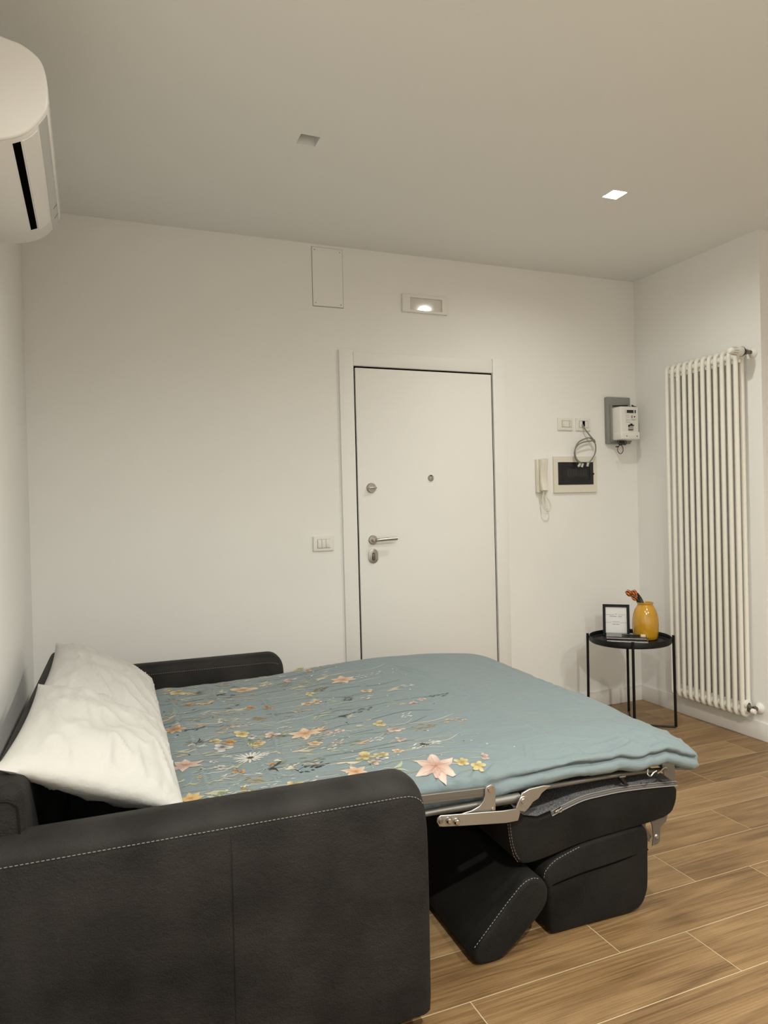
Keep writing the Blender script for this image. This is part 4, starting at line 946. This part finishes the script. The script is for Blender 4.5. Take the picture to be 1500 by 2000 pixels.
#FLOWERS_BEGIN
FLOWERS = [
    ('by', 0.541, 1.437, 0.062), ('bo', 0.566, 1.235, 0.038), ('bw', 0.565, 1.327, 0.035), ('bp', 0.633, 1.221, 0.058), ('bp', 0.798, 1.362, 0.082), ('bo', 0.775, 1.077, 0.041),
    ('bo', 0.844, 1.050, 0.038), ('sp', 0.666, 1.055, 0.067), ('sp', 0.605, 1.006, 0.088), ('lb', 0.496, 0.929, 0.063), ('sk', 0.713, 0.880, 0.070), ('by', 0.703, 0.793, 0.050),
    ('bw', 0.729, 0.755, 0.031), ('bk', 0.795, 0.747, 0.047), ('lc', 0.900, 0.711, 0.097), ('by', 0.609, 0.756, 0.041), ('bo', 0.655, 0.737, 0.043), ('bw', 0.625, 0.696, 0.057),
    ('by', 0.736, 0.689, 0.050), ('d', 0.692, 0.564, 0.084), ('lp', 0.502, 0.573, 0.087), ('bw', 0.583, 0.562, 0.022), ('bw', 0.595, 0.511, 0.027), ('bo', 0.642, 0.459, 0.032),
    ('sg', 0.667, 0.378, 0.041), ('ly', 0.495, 0.320, 0.058), ('le', 0.470, 0.460, 0.035), ('by', 0.531, 0.461, 0.015), ('lg', 0.538, 0.392, 0.028), ('le', 0.570, 0.414, 0.036),
    ('le', 0.759, 0.566, 0.038), ('le', 0.829, 0.547, 0.073), ('le', 0.770, 0.429, 0.056), ('sd', 0.832, 0.405, 0.068), ('by', 0.772, 0.319, 0.041), ('sg', 0.634, 0.296, 0.026),
    ('lg', 0.963, 0.839, 0.046), ('by', 1.027, 1.139, 0.038), ('bp', 0.988, 1.026, 0.041), ('bp', 1.024, 1.025, 0.042), ('bk', 1.005, 1.403, 0.044), ('le', 1.009, 1.289, 0.050),
    ('sd', 1.081, 1.174, 0.048), ('bp', 0.904, 0.597, 0.033), ('ld', 0.682, 1.325, 0.063), ('ld', 0.618, 1.396, 0.038), ('ld', 0.732, 0.442, 0.058), ('ld', 0.549, 0.776, 0.042),
    ('sw', 0.560, 0.736, 0.022), ('sw', 0.732, 0.564, 0.025), ('le', 0.499, 0.708, 0.058), ('lg', 0.566, 0.653, 0.062), ('sg', 0.782, 0.941, 0.031), ('sp', 0.653, 0.864, 0.043),
    ('le', 0.627, 0.849, 0.032), ('sd', 0.554, 0.908, 0.061), ('le', 0.890, 1.539, 0.094), ('sg', 0.722, 1.486, 0.048), ('sw', 0.849, 0.807, 0.034), ('bo', 0.739, 0.469, 0.021),
    ('sw', 0.622, 0.604, 0.022), ('by', 1.112, 1.501, 0.045), ('by', 1.122, 1.715, 0.045), ('bw', 1.105, 1.496, 0.032), ('lc', 1.201, 1.262, 0.107), ('by', 1.173, 1.522, 0.034),
    ('bp', 1.235, 1.064, 0.045), ('le', 1.314, 1.029, 0.070), ('bk', 1.335, 0.808, 0.034), ('bk', 1.383, 0.838, 0.031), ('sd', 1.459, 0.865, 0.081), ('by', 1.153, 0.671, 0.046),
    ('bk', 1.180, 0.590, 0.048), ('sg', 1.268, 0.567, 0.070), ('sp', 1.383, 0.582, 0.071), ('bk', 1.160, 0.496, 0.030), ('bp', 1.115, 0.410, 0.029), ('sw', 1.180, 0.424, 0.036),
    ('sd', 1.204, 0.414, 0.020), ('sw', 1.248, 0.436, 0.021), ('by', 1.015, 0.422, 0.052), ('by', 1.065, 0.410, 0.037), ('bw', 1.053, 0.382, 0.032), ('bk', 1.020, 0.359, 0.034),
    ('lc', 0.952, 0.322, 0.065), ('le', 0.930, 0.393, 0.068), ('sd', 1.144, 0.836, 0.065), ('le', 1.077, 0.798, 0.043), ('lg', 1.231, 0.816, 0.024), ('le', 1.283, 0.823, 0.033),
    ('lg', 1.270, 0.868, 0.019), ('bp', 0.905, 0.595, 0.035), ('sk', 0.967, 0.574, 0.039), ('sw', 0.930, 0.541, 0.050), ('bk', 1.012, 0.674, 0.033), ('sk', 0.969, 0.664, 0.032),
    ('le', 1.069, 0.691, 0.042), ('ld', 1.038, 0.815, 0.061), ('lp', 1.182, 0.274, 0.114), ('by', 1.269, 0.278, 0.036), ('by', 1.306, 0.250, 0.035), ('bk', 1.348, 0.291, 0.030),
    ('lg', 1.066, 0.303, 0.044), ('sw', 1.351, 1.275, 0.060), ('sw', 1.278, 1.269, 0.037), ('le', 1.106, 1.343, 0.072), ('sw', 1.250, 1.534, 0.052), ('sw', 1.388, 1.048, 0.016),
    ('sw', 1.421, 1.041, 0.014), ('sw', 1.207, 0.982, 0.038), ('sd', 1.137, 1.004, 0.033), ('sw', 1.081, 0.530, 0.035), ('sw', 1.256, 0.696, 0.039), ('le', 0.856, 0.422, 0.022),
    ('sd', 0.853, 0.411, 0.055), ('bp', 1.131, 0.722, 0.015), ('sg', 1.074, 1.174, 0.043), ('le', 1.026, 1.144, 0.043),
]
#FLOWERS_END
for f in FLOWERS:
    k, u, v, s = f[:4]
    s *= 1.22 if k[0] in 'bd' else 1.2
    if k == 'lp': lily(u, v, s, (.46, .27, .22), (.66, .53, .46), 6, .3)
    elif k == 'lo': lily(u, v, s, ORANGE, PEACH, 6, .2)
    elif k == 'lc': lily(u, v, s, (.52, .28, .15), (.68, .55, .44), 6, .5)
    elif k == 'ly': lily(u, v, s, ORANGE, YEL, 6, .9)
    elif k == 'lb': lily(u, v, s, (.28, .14, .08), PEACH, 6, .1)
    elif k == 'by': blossom(u, v, s, YEL, (.66, .56, .30))
    elif k == 'bo': blossom(u, v, s, RUST, ORANGE)
    elif k == 'bp': blossom(u, v, s, PEACH, (.66, .52, .36))
    elif k == 'bk': blossom(u, v, s, PINK, (.66, .52, .46))
    elif k == 'bw': blossom(u, v, s, GREYW, WHITE, BROWN)
    elif k == 'd': daisy(u, v, s)
    elif k == 'sp': sprig(u, v, s, PEACH)
    elif k == 'sk': sprig(u, v, s, PINK, 12)
    elif k == 'sw': sprig(u, v, s, WHITE, 8, .1, .025, GREYW)
    elif k == 'sd': sprig(u, v, s, DKG, 9, .1, .025, DKG)
    elif k == 'sg': sprig(u, v, s, OCH, 14, .1, .035, OCH)
    elif k == 'sc': sprig(u, v, s, CREAM, 9, .05, .02)
    elif k == 'le': leaves(u, v, s, CREAM)
    elif k == 'lg': leaves(u, v, s, PALEG)
    elif k == 'ld': leaves(u, v, s, DKG, 2)
# fine stems running from the pillow end towards the foot, with seeds between them
for k in range(150):
    u0 = .42+.75*rnd.random()**1.25; v0 = rnd.uniform(.28, 1.56); l = rnd.uniform(.12, .32)
    c = rnd.choice([GRN, PALEG, GREYW, CREAM, DKG, WHITE, CREAM])
    if k % 3 == 0 and u0 < .95:
        for q in range(3): petal(u0+l*rnd.random(), v0+rnd.uniform(-.02, .02), rnd.uniform(-.6, .6), rnd.uniform(.015, .035), .007, c, c, .8, rnd.uniform(-.8, .8))
    stroke([(u0, v0), (u0+l*.35, v0+rnd.uniform(-.015, .015)), (u0+l*.7, v0+rnd.uniform(-.02, .02)), (u0+l, v0+rnd.uniform(-.035, .035))], rnd.choice([.0016, .002, .0026]), c)
for k in range(190):
    u0 = .42+1.05*rnd.random()**1.4; v0 = rnd.uniform(.26, 1.57)
    dot(u0, v0, rnd.choice([.002, .003, .004]), rnd.choice([WHITE, GREYW, CREAM, DKG]))
for k in range(60):
    u0 = .43+.62*rnd.random()**1.2; v0 = rnd.uniform(.28, 1.55)
    (leaves if k % 2 else sprig)(u0, v0, rnd.uniform(.05, .09), rnd.choice([PALEG, GRN, GREYW, CREAM, PEACH]), 3 if k % 2 else 7)
me = bpy.data.meshes.new('duvet'); bm.to_mesh(me); bm.free(); me.materials.append(DUVET)
for p in me.polygons: p.use_smooth = True
dv = bpy.data.objects.new('duvet', me); COL.objects.link(dv); dv.location = SO; dv.rotation_euler = (0, 0, SROT)
tag(dv, 'blue-grey duvet with floral print spread over the sofa bed', 'duvet')

# ------------------------------------------------------------------ pillows
def pillow(TN, TF_, FN, FF, T, sag, seed, label):
    TN, TF_, FN, FF = map(Vector, (TN, TF_, FN, FF))
    bm = bmesh.new(); n, m = 56, 84
    def P(s, t, side):
        pin = .030
        s2 = s+(s-.5)*(-2*pin)*(1-(2*t-1)**2)**1.0*abs(2*s-1)**3; t2 = t+(t-.5)*(-2*pin)*(1-(2*s-1)**2)*abs(2*t-1)**3
        c = TN.lerp(TF_, t2).lerp(FN.lerp(FF, t2), s2)
        nr = ((FN+FF)*.5-(TN+TF_)*.5).cross((TF_+FF)*.5-(TN+FN)*.5).normalized()
        if nr.z < 0: nr = -nr
        a = abs(2*s-1); b = abs(2*t-1)
        th = T*max(0, 1-a**2.6)**.62*max(0, 1-b**3.0)**.62
        c = c-nr*sag*math.sin(PI*s2)*math.sin(PI*t2)
        q = Vector((s*3.0+seed, t*4.2+seed*2, seed*.7))
        w = .016*mnoise.noise(q*1.3)*(th/T)
        ed = min(1, th/T*1.2)
        rg = 1-abs(mnoise.noise(Vector((s*7+t*4.5+seed, t*2.4-s*2.5, seed))))*2.4; w += .015*max(0, rg)**3*ed*(.45+.55*max(a, b))
        w += .004*mnoise.noise(Vector((s*22, t*7+seed, 3)))*(max(a, b)**2)
        w *= 1-max(0, (max(a, b)-.86)/.14)**.7
        return c+nr*side*(th+(w if side > 0 else w*.6)*min(1, th/T*3))
    for side in (1, -1):
        g = [[bm.verts.new(P(i/n, j/m, side)) for j in range(m+1)] for i in range(n+1)]
        for i in range(n):
            for j in range(m): bm.faces.new((g[i][j], g[i+1][j], g[i+1][j+1], g[i][j+1]))
    bmesh.ops.remove_doubles(bm, verts=bm.verts[:], dist=1e-4)
    o = finish('pillow', bm, PILLOW, None, ang=80); o.location = SO; o.rotation_euler = (0, 0, SROT)
    tag(o, label, 'pillow', 'white pillows on the sofa bed')
pillow((.085, .775, .762), (.078, 1.575, .798), (.462, .795, .592), (.455, 1.540, .594), .076, .0, 2.0, 'white pillow farther from the camera, partly under the other one')
pillow((.070, .120, .775), (.085, .845, .795), (.475, .215, .575), (.462, .79, .612), .075, .0, 5.0, 'white pillow nearest the camera, lying over the edge of the other')
